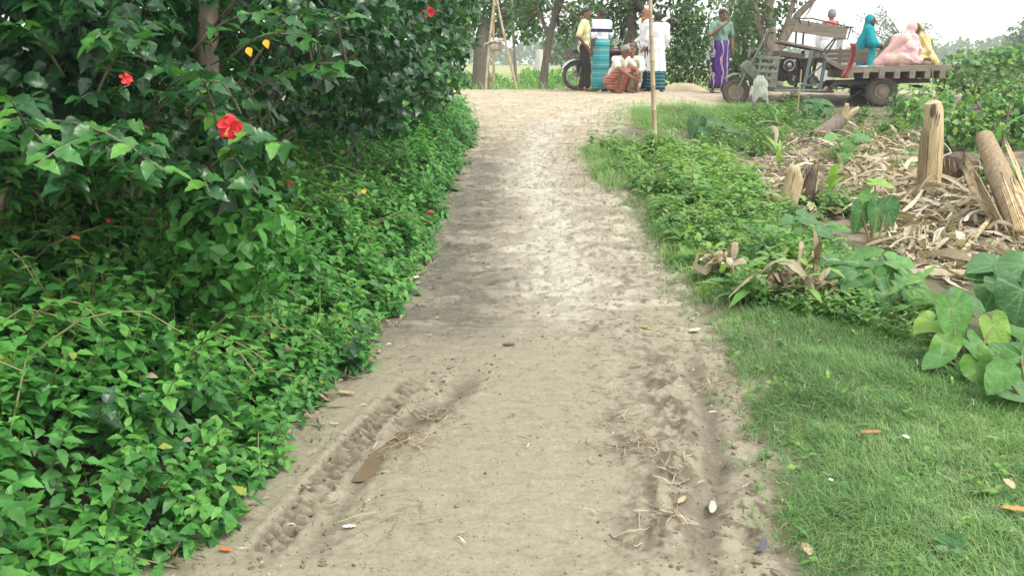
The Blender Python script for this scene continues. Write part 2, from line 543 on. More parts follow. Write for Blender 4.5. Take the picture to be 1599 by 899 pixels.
    crumbs = np.clip(sstep(.28, .4, fbm(x * 40, y * 30, 97, 2)), 0, 1) * on * (1 - smooth_mid * .8) * (y < 13)
    Cc = mixc(Cc, c(.10, .08, .055), crumbs * .7)
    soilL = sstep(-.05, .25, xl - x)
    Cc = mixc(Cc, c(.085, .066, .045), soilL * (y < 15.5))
    soilR = sstep(0, .4, x - np.where(x > 3.6, np.minimum(xr, 3.0), xr)) * (1 - sstep(15.3, 16, y) * (1 - sstep(3.9, 5, x))) * (1 - sstep(17.2, 18, y))
    Cc = mixc(Cc, c(.135, .112, .08), soilR)
    Cc = mixc(Cc, c(.09, .12, .04), soilR * (1 - sstep(4.8, 6, y)) * .8)
    beige = soilR * sstep(1.0, 1.8, x - xr) * sstep(5.5, 7, y) * np.clip(.25 + n2 * 2 + n3, 0, 1)
    Cc = mixc(Cc, c(.30, .25, .175), beige)
    field = sstep(19.8, 22.5, y)
    fc = mixc(np.broadcast_to(c(.20, .27, .075), x.shape + (3,)), c(.30, .30, .13), np.clip(.5 + fbm(x * .05, y * .02, 99) * 1.5, 0, 1))
    Cc = mixc(Cc, fc, field)
    wet = np.clip(rutl * .8 + rutr * .5 + damp * .3, 0, 1)
    return z, Cc, wet


def seg(a, b, st): return np.arange(a, b, st)


def geo(a, b, n): return a * (b / a) ** np.linspace(0, 1, n)


gx = np.concatenate([-geo(9, 330, 26)[::-1], seg(-8.9, -1.32, .09), seg(-1.32, 1.46, .0125), seg(1.46, 3, .04), seg(3, 10, .1), geo(10, 330, 26)])
gy = np.concatenate([seg(-6, 1.6, .4), seg(1.6, 5.2, .0105), seg(5.2, 9, .022), seg(9, 16, .05), seg(16, 24, .12), seg(24, 32, .5), geo(32, 330, 40)])
GX, GY = np.meshgrid(gx, gy)
GZ, GC, GW = Hfull(GX.ravel(), GY.ravel())
nx, ny = len(gx), len(gy)
ii = (np.arange(ny - 1)[:, None] * nx + np.arange(nx - 1)[None]).ravel()
GF = np.stack([ii, ii + 1, ii + nx + 1, ii + nx], 1)
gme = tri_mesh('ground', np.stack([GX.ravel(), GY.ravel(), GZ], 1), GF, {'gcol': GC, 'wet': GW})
gm, nt, p = new_mat('earth')
a1 = nt.nodes.new('ShaderNodeAttribute'); a1.attribute_name = 'gcol'
nA = noise(nt, 55, 6, .65); rA = ramp(nt, [(.25, (.62, .61, .58)), (.42, (.92, .92, .91)), (.6, (1.04, 1.04, 1.04)), (.78, (1.25, 1.25, 1.27))]); nt.links.new(nA.outputs[0], rA.inputs[0])
mA = nt.nodes.new('ShaderNodeMix'); mA.data_type = 'RGBA'; mA.blend_type = 'MULTIPLY'; mA.inputs[0].default_value = 1
nt.links.new(a1.outputs['Color'], mA.inputs[6]); nt.links.new(rA.outputs[0], mA.inputs[7]); nC = noise(nt, 9, 6, .7, stretch=(1, 2.2, 1)); rC = ramp(nt, [(.3, (.80, .80, .80)), (.5, (1, 1, 1)), (.7, (1.10, 1.10, 1.09))]); nt.links.new(nC.outputs[0], rC.inputs[0])
mC = nt.nodes.new('ShaderNodeMix'); mC.data_type = 'RGBA'; mC.blend_type = 'MULTIPLY'; mC.inputs[0].default_value = 1
nt.links.new(mA.outputs[2], mC.inputs[6]); nt.links.new(rC.outputs[0], mC.inputs[7]); nt.links.new(mC.outputs[2], p.inputs['Base Color'])
a2 = nt.nodes.new('ShaderNodeAttribute'); a2.attribute_name = 'wet'
mr = nt.nodes.new('ShaderNodeMapRange'); mr.inputs[3].default_value = .88; mr.inputs[4].default_value = .35; nt.links.new(a2.outputs['Fac'], mr.inputs[0]); nt.links.new(mr.outputs[0], p.inputs['Roughness'])
p.inputs['Specular IOR Level'].default_value = .3
nB = noise(nt, 130, 5, .7); bp = nt.nodes.new('ShaderNodeBump'); bp.inputs['Strength'].default_value = .6; bp.inputs['Distance'].default_value = .008
nt.links.new(nB.outputs[0], bp.inputs['Height']); nt.links.new(bp.outputs[0], p.inputs['Normal'])
ground = link_mesh('ground', gme, gm, smooth=True)
tag(ground, 'clay ground with rutted tan path rising to the cross road', 'ground', kind='structure')


def hz(x, y): return float(Hfull(np.array([x]), np.array([y]))[0][0])
def hzv(x, y): return Hfull(np.asarray(x, float), np.asarray(y, float))[0]


def G(px, row):
    q = G0(px, row)
    return Vector((q[0], q[1], hz(q[0], q[1])))


# muddy water lying in the left rut
pc = G(588, 706); V = []; F = []
dd = Vector((RUT_L[3] - RUT_L[2])).normalized(); sd_ = Vector((dd[1], -dd[0]))
dd = Vector((dd[0], dd[1])); wl = min(hz(RUT_L[2][0] + dd.x * q_ + sd_.x * w_, RUT_L[2][1] + dd.y * q_ + sd_.y * w_) for q_ in (-.2, -.1, 0, .1, .2) for w_ in (-.03, 0, .03)) + .008
for i in range(40):
    t = i / 39 * 2 - 1; w = .055 * math.sqrt(max(0, 1 - t * t)) * 2.2 * (1 + .22 * math.sin(i * .33) + .1 * math.sin(i * .8)) + .001
    for s in (-1, 0, 1):
        q = Vector((RUT_L[2][0], RUT_L[2][1])) + dd * t * .24 + sd_ * w * s
        V.append((q.x, q.y, wl))
for i in range(39):
    for j in range(2): F.append((i * 3 + j, i * 3 + j + 1, i * 3 + j + 4, i * 3 + j + 3))
puddle_mat = mat('muddy_water', (.145, .112, .066), (.18, .14, .085), 6, .10, spec=.5)
pm = MB().add(V, F).build('puddle', puddle_mat)
tag(pm, 'shallow brown puddle lying in the left wheel rut', 'puddle', kind='structure')

# ------------------------------------------------------------------ plant materials
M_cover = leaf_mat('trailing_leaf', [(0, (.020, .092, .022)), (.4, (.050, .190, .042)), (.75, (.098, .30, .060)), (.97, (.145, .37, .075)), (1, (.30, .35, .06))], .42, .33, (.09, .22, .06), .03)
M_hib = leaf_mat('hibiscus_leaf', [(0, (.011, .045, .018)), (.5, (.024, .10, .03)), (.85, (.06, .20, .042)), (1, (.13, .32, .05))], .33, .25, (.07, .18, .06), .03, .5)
M_weed = leaf_mat('weed_leaf', [(0, (.04, .12, .035)), (.5, (.09, .23, .055)), (.95, (.20, .37, .08)), (1, (.36, .38, .10))], .5, .3, (.14, .3, .08), .03)
M_grass = leaf_mat('grass_blade', [(0, (.07, .16, .045)), (.5, (.15, .30, .095)), (.85, (.25, .40, .16)), (1, (.44, .42, .24))], .6, .3)
M_tree = leaf_mat('tree_leaf', [(0, (.025, .07, .024)), (.5, (.065, .15, .046)), (1, (.15, .27, .07))], .5, .3)
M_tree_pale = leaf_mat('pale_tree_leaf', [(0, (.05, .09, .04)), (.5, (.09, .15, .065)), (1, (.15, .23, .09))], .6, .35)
M_taro = leaf_mat('broad_leaf', [(0, (.035, .095, .038)), (.5, (.062, .175, .05)), (.8, (.12, .29, .065)), (1, (.26, .42, .06))], .45, .28, (.17, .33, .13), .03, .4, .5)
M_stem = mat('green_stem', (.16, .21, .07), (.22, .15, .08), 20, .6)
M_bark = mat('bark', (.13, .105, .08), (.055, .045, .035), 14, .9, .6, (1, 1, .35), mid=(.10, .085, .06))
M_barkpale = mat('pale_bark', (.24, .20, .15), (.12, .10, .075), 18, .9, .5, (1, 1, .4))
M_bamboo = mat('dry_bamboo', (.42, .33, .20), (.30, .23, .13), 9, .55, .2, (1, 1, .2))
M_dry = leaf_mat('dry_leaf', [(0, (.11, .08, .055)), (.35, (.27, .21, .145)), (.7, (.42, .35, .25)), (1, (.60, .54, .43))], .8, .12)
M_cream = mat('cut_banana_trunk', (.64, .54, .36), (.22, .14, .075), 7, .7, .5, (3.5, 3.5, .5), mid=(.52, .40, .22))
M_fibre = mat('frayed_fibre', (.42, .33, .21), (.20, .14, .085), 14, .85, .6, (3, 3, .3), mid=(.33, .25, .15))
M_darkwood = mat('rotten_wood', (.16, .12, .085), (.06, .045, .03), 12, .9, .7, (1, 1, .5))
M_red = mat('red_petal', (.62, .018, .018), (.45, .012, .02), 20, .5)
M_redpale = mat('stamen', (.65, .13, .06), (.7, .2, .08), 30, .6)
M_yellow = mat('yellow_petal', (.75, .47, .02), (.65, .33, .02), 30, .6)

# ------------------------------------------------------------------ leafy shoots (trailing cover, weeds)


def shoots(region, n, height, leaf, tint, cl, stems, pairs=(3, 6), lean=.5, stem_r=.0025, side=None):
    """upright and leaning shoots with opposite leaf pairs; region() gives x, y and the surface height above the soil"""
    k = 0
    while k < n:
        x, y, top = region()
        zg = float(H0(x, y))
        z0 = zg + max(top - height * random.uniform(.5, 1.0), 0.0)
        a = random.uniform(0, 2 * math.pi)
        ln = random.uniform(.1, 1) * lean
        d = Vector((math.cos(a) * ln, math.sin(a) * ln, 1)).normalized()
        if side: d = (d + Vector(side(x, y)) * random.uniform(.2, 1)).normalized()
        L = height * random.uniform(.6, 1.15); m = random.randint(*pairs)
        base = Vector((x, y, z0)); t0 = random.uniform(0, 1)
        tn = random.uniform(*tint)
        b = d.cross(Vector((0, 0, 1)));  b = b.normalized() if b.length > .1 else Vector((1, 0, 0))
        pts = [base, base + d * L * .5, base + d * L]
        if stems is not None and random.random() < .5: stems.tube(pts, [stem_r, stem_r * .8, stem_r * .5], 3, cap=False)
        e1 = d.cross(Vector((.3, .8, .1))).normalized(); e2 = d.cross(e1)
        P = []; Dd = []; N = []; S = []; T = []
        for i in range(m):
            f = (i + .5) / m
            q = base + d * L * f
            sz = leaf * (1.05 - .55 * f ** 2) * random.uniform(.6, 1.3)
            for s in (0, 1):
                an = t0 + i * 1.57 + s * math.pi + random.uniform(-.3, .3)
                o = e1 * math.cos(an) + e2 * math.sin(an)
                ld = (o + d * (.15 + .75 * f * f) + Vector((0, 0, -.15))).normalized()
                P.append(q); Dd.append(ld); N.append(d + Vector((0, 0, .6)) + Vector((random.gauss(0, .2), random.gauss(0, .2), 0))); S.append(sz); T.append(1 if random.random() < .012 else min(.96, max(0, tn + random.gauss(0, .12) + .2 * (f > .85))))
        cl.add(np.array([tuple(v) for v in P]), np.array([tuple(v) for v in Dd]), np.array([tuple(v) for v in N]), np.array(S), np.array(T))
        k += 1


def cover_top(x, y):
    """height of the trailing plants above the soil"""
    t = float(XL(y)) + .06 * math.sin(y * 5.1) + .05 * math.sin(y * 13) - x
    k = max(0.0, min(1.0, t / .55))
    return .28 * float(sstep(.75, 1.5, t)) * float(sstep(7, 4.5, y)) + .06 + .40 * k * (2 - k) * (1 + .5 * float(vnoise(x * 2.2, y * 2.2, 105)) + .2 * float(vnoise(x * 6, y * 6, 106))) * (1 if y < 12 else max(.35, 1 - (y - 12) * .2))


def reg_cover(ya, yb, w):
    def f():
        while True:
            y = random.uniform(ya, yb); t = random.random() ** .9 * w
            x = float(XL(y)) + .06 * math.sin(y * 5.1) + .05 * math.sin(y * 13) + .05 - t
            return x, y, cover_top(x, y)
    return f


def toward_path(x, y): return (.55, -.2, .1)


cl = Cloud(); st = MB()
shoots(reg_cover(1.5, 4.2, 2.2), 2700, .20, .070, (.2, .9), cl, st, (3, 5), .7, side=toward_path)
def taller(ya, yb, w):
    g = reg_cover(ya, yb, w)
    def f():
        x, y, t = g(); return x, y, t + random.uniform(.04, .16)
    return f
shoots(taller(1.6, 4.5, 2.0), 420, .26, .074, (.4, .97), cl, st, (4, 6), .7, .0035, side=toward_path)
shoots(taller(4.5, 9, 1.7), 330, .26, .09, (.45, 1), cl, st, (4, 6), .7, .0035, side=toward_path)
shoots(reg_cover(4.2, 8, 2.0), 2300, .18, .078, (.25, .9), cl, st, (3, 4), .7, side=toward_path)
shoots(reg_cover(8, 15.6, 1.5), 2300, .18, .075, (.3, .95), cl, None, (3, 4), .6, side=toward_path)
# lower filler leaves that close the carpet
def filler(ya, yb, w, n, size, tint):
    P = np.zeros((n, 3))
    for i in range(n):
        x, y, t = reg_cover(ya, yb, w)()
        P[i] = (x, y, float(H0(x, y)) + t * random.uniform(.15, .95))
    D = rdir(n); D[:, 2] = D[:, 2] * .35 - .1
    N = np.array([.35, -.25, 1.0]) + rng.normal(0, .35, (n, 3))
    cl.add(P, D, N, size * rng.uniform(.6, 1.2, n), rng.uniform(tint[0], tint[1], n))
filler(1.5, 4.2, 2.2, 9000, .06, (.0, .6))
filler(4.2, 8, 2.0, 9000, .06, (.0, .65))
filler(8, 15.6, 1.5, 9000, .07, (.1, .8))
# long pale runners arching over the carpet
for i in range(90):
    x, y, t = reg_cover(1.7, 7.5, 1.9)(); b0 = Vector((x, y, float(H0(x, y)) + t - .05)); a = random.uniform(-1.3, .5); L = random.uniform(.25, .55); d = Vector((math.cos(a), math.sin(a), 0))
    P_ = [b0 + d * L * q + Vector((0, 0, .16 * math.sin(q * 2.6) * random.uniform(.8, 1.1))) for q in np.linspace(0, 1, 6)]
    st.tube(P_, np.linspace(.0045, .002, 6), 5, cap=False)
    for k_, q in enumerate(P_[1:]):
        for s in (-1, 1):
            o = Vector((-d.y * s, d.x * s, .2)) + d * .5
            cl.add(np.array([tuple(q)]), np.array([tuple(o)]), np.array([[0, -.2, 1.]]), (.07 - .008 * k_) * random.uniform(.6, 1.1), random.uniform(.5, .96))
for q_, r_c in (((350, 395), .27), ((345, 340), .24), ((385, 370), .22), ((310, 370), .24)): clump(cl, at(q_[0], q_[1], 3.55), (r_c, r_c * .8, r_c), 260, .066, (.3, .9))   # growth heaped round the slim trunk
cla, clb = Cloud(), Cloud()
pp, dd2, nn2, ss2, tt2 = (np.concatenate(q) for q in (cl.P, cl.D, cl.N, cl.S, cl.T)); pick = rng.random(len(pp)) < .55
cla.add(pp[pick], dd2[pick], nn2[pick], ss2[pick], tt2[pick]); clb.add(pp[~pick], dd2[~pick], nn2[~pick], ss2[~pick], tt2[~pick])
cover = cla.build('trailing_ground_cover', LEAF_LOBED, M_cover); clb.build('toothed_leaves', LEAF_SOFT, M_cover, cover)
tag(cover, 'dense green trailing leafy plants carpeting the bank along the path', 'ground cover', kind='stuff')
s_ = st.build('stems', M_stem, cover)
cl = Cloud(); st2 = MB()
shoots(taller(1.6, 9, 2.0), 130, .22, .088, (.2, .95), cl, st2, (2, 3), .7, .003, side=toward_path)
w = cl.build('mixed_sprigs', LEAF_TOOTH, M_hib); tag(w, 'larger toothed sprigs pushing up through the trailing ground cover', 'ground cover', kind='stuff'); st2.build('stems', M_stem, w)
cl = Cloud()
for i in range(170):
    x, y, t = reg_cover(1.6, 9, 2.0)(); cl.add(np.array([[x, y, float(H0(x, y)) + t * random.uniform(.75, 1.12)]]), rdir(1), np.array([[random.gauss(0, .5), -.4, 1.]]), random.uniform(.03, .075), random.uniform(.1, .8))
w = cl.build('dead_leaves', LEAF_OVATE, M_dry); tag(w, 'withered brown leaves caught among the trailing ground cover', 'dead leaves', kind='stuff')
# strands that run out over the bare path edge
cl = Cloud(); st = MB()
for px, row, L in ((250, 890, .4), (380, 760, .35), (500, 590, .4), (640, 420, .35), (690, 330, .4), (580, 500, .35), (345, 800, .4), (330, 845, .35), (440, 640, .45), (470, 665, .3), (555, 520, .35), (420, 700, .3), (350, 760, .4), (300, 860, .3), (600, 470, .3), (660, 380, .3)):
    b = G(px, row); a = random.uniform(-.9, .3); d = Vector((math.cos(a), math.sin(a), 0))
    pts = [b + d * L * (t - .6) + Vector((0, 0, .015 + .03 * math.sin(t * 5))) for t in np.linspace(0, 1, 6)]
    st.tube(pts, .003, 4)
    for i, q in enumerate(pts):
        for s in (-1, 1):
            o = Vector((-d.y * s, d.x * s, .25)) + d * .4
            cl.add(np.array([tuple(q)]), np.array([tuple(o)]), np.array([[0, -.2, 1.]]), .055 * random.uniform(.7, 1.2), random.uniform(.2, .8))
run = cl.build('creeping_runners', LEAF_LOBED, M_cover)
tag(run, 'loose green runners creeping from the bank onto the bare clay', 'ground cover', kind='stuff')
st.build('stems', M_stem, run)


# ------------------------------------------------------------------ hibiscus shrubs behind the carpet
def flower_meshes():
    cl = Cloud()
    for i in range(5):
        a = i * 2 * math.pi / 5 + random.uniform(-.12, .12)
        cl.add(np.array([[0, 0, 0.]]), np.array([[math.cos(a), math.sin(a), random.uniform(.05, .5)]]), np.array([[.3 * math.sin(a), -.3 * math.cos(a), 1.]]), .050 * random.uniform(.9, 1.1), .5, 1.0)
    pet = cl.mesh('petals', leaf_template([(0, 0), (.2, .13), (.45, .34), (.68, .46), (.8, .38), (.88, .43), (.97, .2), (1, 0)], .22, .38), .32)
    pet.materials.append(M_red)
    mb = MB(); mb.tube([(0, 0, 0), (.0, -.01, .03), (.0, -.035, .06)], [.0035, .003, .0025], 5)
    for i in range(10):
        q = random.random(); mb.ball((random.uniform(-.006, .006), -.022 - .014 * q + random.uniform(-.004, .004), .045 + .017 * q), .0032, n=5, m=4)
    sta = mb.mesh('stamen'); sta.materials.append(M_redpale)
    return pet, sta


PETALS, STAMEN = flower_meshes()


def flower(parent, world_pos, face, scale=1.0, label=None):
    """an open bloom: petals with the stamen as its own piece"""
    f = bpy.data.objects.new('flower', PETALS); COL.objects.link(f); f.parent = parent
    f.location = Vector(world_pos) - parent.location
    f.rotation_euler = Vector(face).to_track_quat('Z', 'Y').to_euler(); f.scale = (scale,) * 3
    if label: f['label'] = label
    s = bpy.data.objects.new('stamen', STAMEN); COL.objects.link(s); s.parent = f
    return f


def shrub(name, label, cat, base, clumps, leafmat, tpl, leaf, dens, tint, barkmat, group=None, stems=True, extra=None, stem_r=.014):
    """shrub: stems from the base to every clump, leaves in clumps"""
    root = empty(name, base, label, cat, group)
    cl = Cloud(); st = MB()
    for c, r in clumps:
        c = Vector(c) - Vector(base); rr = np.array((r,) * 3 if np.isscalar(r) else r, float)
        n = int(dens * (rr[0] * rr[1] + rr[1] * rr[2] + rr[0] * rr[2]) / 3)
        clump(cl, c, rr, n, leaf, tint)
        if stems:
            b0 = Vector((random.uniform(-.12, .12), random.uniform(-.12, .12), -.05)); mid = b0.lerp(c, .5) + Vector((random.uniform(-.1, .1), random.uniform(-.1, .1), .1))
            st.tube([b0, mid, c, c + (c - mid) * .4], [stem_r, stem_r * .75, stem_r * .5, stem_r * .2], 6)
    if extra: extra(cl, st, Vector(base))
    cl.build('foliage', tpl, leafmat, root)
    if stems: st.build('stems', barkmat, root)
    return root


def spray(cl, st, base, a, b, n, leaf, tint=(.5, .95), sag=.05):
    """one twig from a to b that carries alternate leaves, reaching out of the shrub"""
    a = Vector(a) - base; b = Vector(b) - base
    pts = [a.lerp(b, t) + Vector((0, 0, sag * math.sin(t * math.pi))) for t in np.linspace(0, 1, 6)]
    st.tube(pts, np.linspace(.006, .002, 6), 5)
    d = (b - a).normalized(); s0 = d.cross(Vector((0, 0, 1))).normalized(); up = s0.cross(d)
    for i in range(n):
        t = .25 + .75 * i / max(1, n - 1); q = a.lerp(b, t) + Vector((0, 0, sag * math.sin(t * math.pi)))
        s = 1 if i % 2 else -1
        o = s0 * s * random.uniform(.5, 1) + d * random.uniform(.2, .9) + Vector((0, 0, random.uniform(-.6, .25)))
        nn = up + Vector((random.gauss(0, .3), -.4 + random.gauss(0, .3), .2))
        cl.add(np.array([tuple(q)]), np.array([tuple(o)]), np.array([tuple(nn)]), leaf * random.uniform(.7, 1.15), random.uniform(*tint))


def on_ground(x, y): return Vector((x, y, float(H0(x, y))))


def ex1(cl, st, B):
    for (p, q, n) in (((60, 190, 3.0), (255, 265, 2.5), 11), ((150, 150, 3.1), (230, 60, 2.8), 10), ((230, 200, 3.1), (140, 235, 2.6), 10), ((100, 120, 3.2), (20, 40, 2.9), 9),
                      ((60, 260, 2.9), (10, 150, 2.5), 8), ((130, 250, 3.0), (100, 285, 2.6), 8), ((190, 90, 3.2), (150, 60, 2.7), 10), ((0, 200, 3.0), (70, 225, 2.6), 8), ((200, 230, 3.0), (60, 255, 2.45), 9)):
        spray(cl, st, B, at(*p), at(*q), n, .088, (.35, 1))
    for i in range(22):
        px, row = random.uniform(-20, 290), random.uniform(215, 300); d = random.uniform(2.5, 3.0)
        spray(cl, st, B, at(px + random.uniform(-60, 60), row + random.uniform(0, 50), d + .4), at(px, row, d), random.randint(6, 9), .085, (.25, .95))
    for i in range(44):
        px, row = random.uniform(-40, 330), random.uniform(-20, 255)
        if row < 95 and px > 245: px -= 110
        d = random.uniform(2.7, 3.3)
        spray(cl, st, B, at(px + random.uniform(-80, 80), row + random.uniform(10, 90), d + .45), at(px, row, d), random.randint(5, 9), .085, (.1, .85))


def ex2(cl, st, B):
    for (p, q, n) in (((330, 260, 3.4), (450, 225, 3.0), 12), ((300, 190, 3.4), (390, 215, 3.0), 9), ((400, 140, 3.7), (525, 120, 3.3), 9), ((390, 150, 3.6), (545, 100, 3.35), 7), ((330, 170, 3.5), (330, 120, 3.1), 9),
                      ((360, 90, 3.5), (480, 60, 3.1), 10), ((300, 80, 3.5), (430, 20, 3.1), 10), ((420, 60, 3.7), (540, 30, 3.4), 9), ((340, 240, 3.4), (400, 300, 3.0), 9), ((300, 270, 3.3), (330, 310, 2.9), 8), ((320, 150, 3.9), (345, 215, 3.5), 9), ((300, 190, 3.9), (335, 250, 3.5), 9), ((345, 130, 4), (310, 165, 3.6), 9), ((370, 190, 4), (355, 275, 3.5), 9)):
        spray(cl, st, B, at(*p), at(*q), n, .09, (.4, 1))
    for i in range(40):
        px, row = random.uniform(240, 520), random.uniform(-30, 110) if random.random() < .6 else random.uniform(100, 300)
        if row > 100: px = random.uniform(240, 440)
        d = random.uniform(3.1, 4.0) if row > 95 or abs(px - 325) > 75 else random.uniform(3.9, 4.3)
        spray(cl, st, B, at(px + random.uniform(-80, 60), row + random.uniform(10, 90), d + .45), at(px, row, d), random.randint(5, 9), .085, (.1, .85))


def far_spray(n, pxr, rowr, dr):
    def f(cl, st, B):
        for i in range(n):
            d = random.uniform(*dr); px = random.uniform(*pxr); row = random.uniform(*rowr)
            spray(cl, st, B, at(px - random.uniform(20, 70), row + random.uniform(-30, 60), d + .3), at(px, row, d), random.randint(5, 8), .09, (.25, 1))
    return f


GR = 'red flowering hibiscus shrubs along the bank'
b1 = on_ground(-2.35, 3.1)
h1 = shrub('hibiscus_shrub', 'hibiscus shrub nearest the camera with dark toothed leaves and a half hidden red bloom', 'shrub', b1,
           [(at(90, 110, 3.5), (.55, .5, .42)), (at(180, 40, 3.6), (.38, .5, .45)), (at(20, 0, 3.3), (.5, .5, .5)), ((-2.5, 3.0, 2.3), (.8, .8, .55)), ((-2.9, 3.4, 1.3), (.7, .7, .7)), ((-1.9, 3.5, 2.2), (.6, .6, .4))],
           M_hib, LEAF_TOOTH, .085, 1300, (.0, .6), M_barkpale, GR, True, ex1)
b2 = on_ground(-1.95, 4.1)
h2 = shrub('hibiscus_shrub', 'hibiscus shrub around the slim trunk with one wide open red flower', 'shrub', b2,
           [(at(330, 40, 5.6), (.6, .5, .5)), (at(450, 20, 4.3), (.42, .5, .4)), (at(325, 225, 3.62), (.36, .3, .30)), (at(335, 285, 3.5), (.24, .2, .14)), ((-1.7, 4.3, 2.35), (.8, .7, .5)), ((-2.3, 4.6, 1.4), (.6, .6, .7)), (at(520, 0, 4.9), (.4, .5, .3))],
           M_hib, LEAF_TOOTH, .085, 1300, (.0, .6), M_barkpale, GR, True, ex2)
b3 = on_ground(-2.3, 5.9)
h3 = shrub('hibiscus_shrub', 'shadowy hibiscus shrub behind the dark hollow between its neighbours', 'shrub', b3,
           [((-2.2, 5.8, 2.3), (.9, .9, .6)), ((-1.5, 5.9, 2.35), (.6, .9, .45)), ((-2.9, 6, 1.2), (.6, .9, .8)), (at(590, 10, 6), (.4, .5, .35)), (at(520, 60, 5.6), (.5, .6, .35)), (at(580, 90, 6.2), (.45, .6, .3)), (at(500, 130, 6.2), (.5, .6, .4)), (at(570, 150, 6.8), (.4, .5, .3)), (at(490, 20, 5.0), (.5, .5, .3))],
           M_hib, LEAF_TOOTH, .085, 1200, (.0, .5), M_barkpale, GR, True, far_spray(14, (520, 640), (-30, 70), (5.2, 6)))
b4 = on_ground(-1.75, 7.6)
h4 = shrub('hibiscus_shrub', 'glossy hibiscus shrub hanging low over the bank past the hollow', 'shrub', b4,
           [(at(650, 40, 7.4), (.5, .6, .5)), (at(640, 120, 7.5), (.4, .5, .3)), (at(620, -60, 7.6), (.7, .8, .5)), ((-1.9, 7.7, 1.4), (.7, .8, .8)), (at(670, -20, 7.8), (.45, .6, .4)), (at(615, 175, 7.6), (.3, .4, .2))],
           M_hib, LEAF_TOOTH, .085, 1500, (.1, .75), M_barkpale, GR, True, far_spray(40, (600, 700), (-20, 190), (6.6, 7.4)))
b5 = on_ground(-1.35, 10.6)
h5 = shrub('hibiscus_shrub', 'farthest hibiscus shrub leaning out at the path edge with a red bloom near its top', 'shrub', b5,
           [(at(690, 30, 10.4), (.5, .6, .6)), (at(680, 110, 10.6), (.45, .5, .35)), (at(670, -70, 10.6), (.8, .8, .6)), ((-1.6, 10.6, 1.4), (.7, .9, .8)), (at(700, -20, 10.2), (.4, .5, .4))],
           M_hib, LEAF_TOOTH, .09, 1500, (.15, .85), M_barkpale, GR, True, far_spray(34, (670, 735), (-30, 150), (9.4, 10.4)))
flower(h2, at(358, 200, 2.85), (.05, -1, .15), .84, 'wide open scarlet bloom')
flower(h1, at(197, 124, 2.75), (.9, -.45, .3), .42, 'half closed red bloom')
flower(h4, at(668, 20, 6.3), (.5, -1, .0), 1.0)
flower(h4, at(640, 113, 6.5), (.5, -1, .3), .3)
for pos, sc in ((at(387, 74, 2.95), .034), (at(414, 62, 3.1), .034)):
    c2 = Cloud(); c2.add(np.array([[0, 0, 0.]]), np.array([[.3, -.2, -1.]]), np.array([[.2, -1, .2]]), sc, .5, 1.2)
    lf = c2.build('yellow_leaf', LEAF_OVATE, M_yellow, h2); lf.location = pos - h2.location; lf['label'] = 'withered yellow leaf'

# the thick dark growth further in, which shuts out the daylight behind the shrubs
for i, (x, y, s, lab) in enumerate(((-3.9, 3.4, 1.0, 'tall dark thicket tree deep behind the nearest hibiscus'), (-3.7, 6.2, 1.1, 'broad dark thicket tree filling the hollow between hibiscus shrubs'),
                                    (-3.4, 9.2, 1.1, 'dark thicket tree behind the low hanging hibiscus'), (-2.9, 12.2, .95, 'thicket tree at the far end of the hibiscus row'), (-5.4, 4.8, 1.2, 'hindmost thicket tree closing the view behind the nearest shrubs'))):
    b = on_ground(x, y)
    shrub('thicket_tree', lab, 'tree', b, [(b + Vector((0, 0, .9)), (.9 * s, 1.4 * s, 1.0)), (b + Vector((.25, -.3, 2.3)), (1.3 * s, 1.5 * s, .9)), (b + Vector((.1, .2, 3.5)), (1.5 * s, 1.5 * s, .8)), (b + Vector((1.2, 0, 3.1)), (1.1, 1.5, .6))],
          M_hib, LEAF_OVATE, .13, 950, (0, .5), M_bark, 'thicket trees behind the hibiscus row', True, None, .04)


# ------------------------------------------------------------------ trees
def tree(name, label, base, trunk, limbs, clumps, leafmat, leaf, dens, tint, barkmat, group=None, tpl=LEAF_OVATE, cat='tree', twig=True, surf=.5):
    """trunk: [(point, radius)...]; limbs: lists of the same; clumps: (centre, radii)"""
    base = Vector(base); root = empty(name, base, label, cat, group)
    mb = MB(); P = [Vector(p) - base for p, r in trunk]
    mb.tube(P, [r for p, r in trunk], 10)
    for L in limbs: mb.tube([Vector(p) - base for p, r in L], [r for p, r in L], 7)
    ends = [Vector(p) - base for L in [trunk] + limbs for p, r in L[1:]]
    cl = Cloud()
    for c, r in clumps:
        c = Vector(c) - base; rr = np.array((r,) * 3 if np.isscalar(r) else r, float)
        n = int(dens * (rr[0] * rr[1] + rr[1] * rr[2] + rr[0] * rr[2]) / 3)
        clump(cl, c, rr, n, leaf, tint, surf)
        if twig:
            e = min(ends, key=lambda q: (q - c).length)
            for k in range(4):
                t = c + Vector((random.uniform(-.7, .7) * rr[0], random.uniform(-.7, .7) * rr[1], random.uniform(-.7, .7) * rr[2]))
                mb.tube([e, e.lerp(t, .5) + Vector((0, 0, .1)), t], [.03, .018, .006], 5)
    mb.build('trunk', barkmat, root)
    cl.build('crown', tpl, leafmat, root)
    return root


def pts(*q): return [(at(a, b, c), r) for a, b, c, r in q]


def base_at(px, row, depth):
    p = at(px, row, depth); return Vector((p.x, p.y, float(H0(p.x, p.y)) - .03))


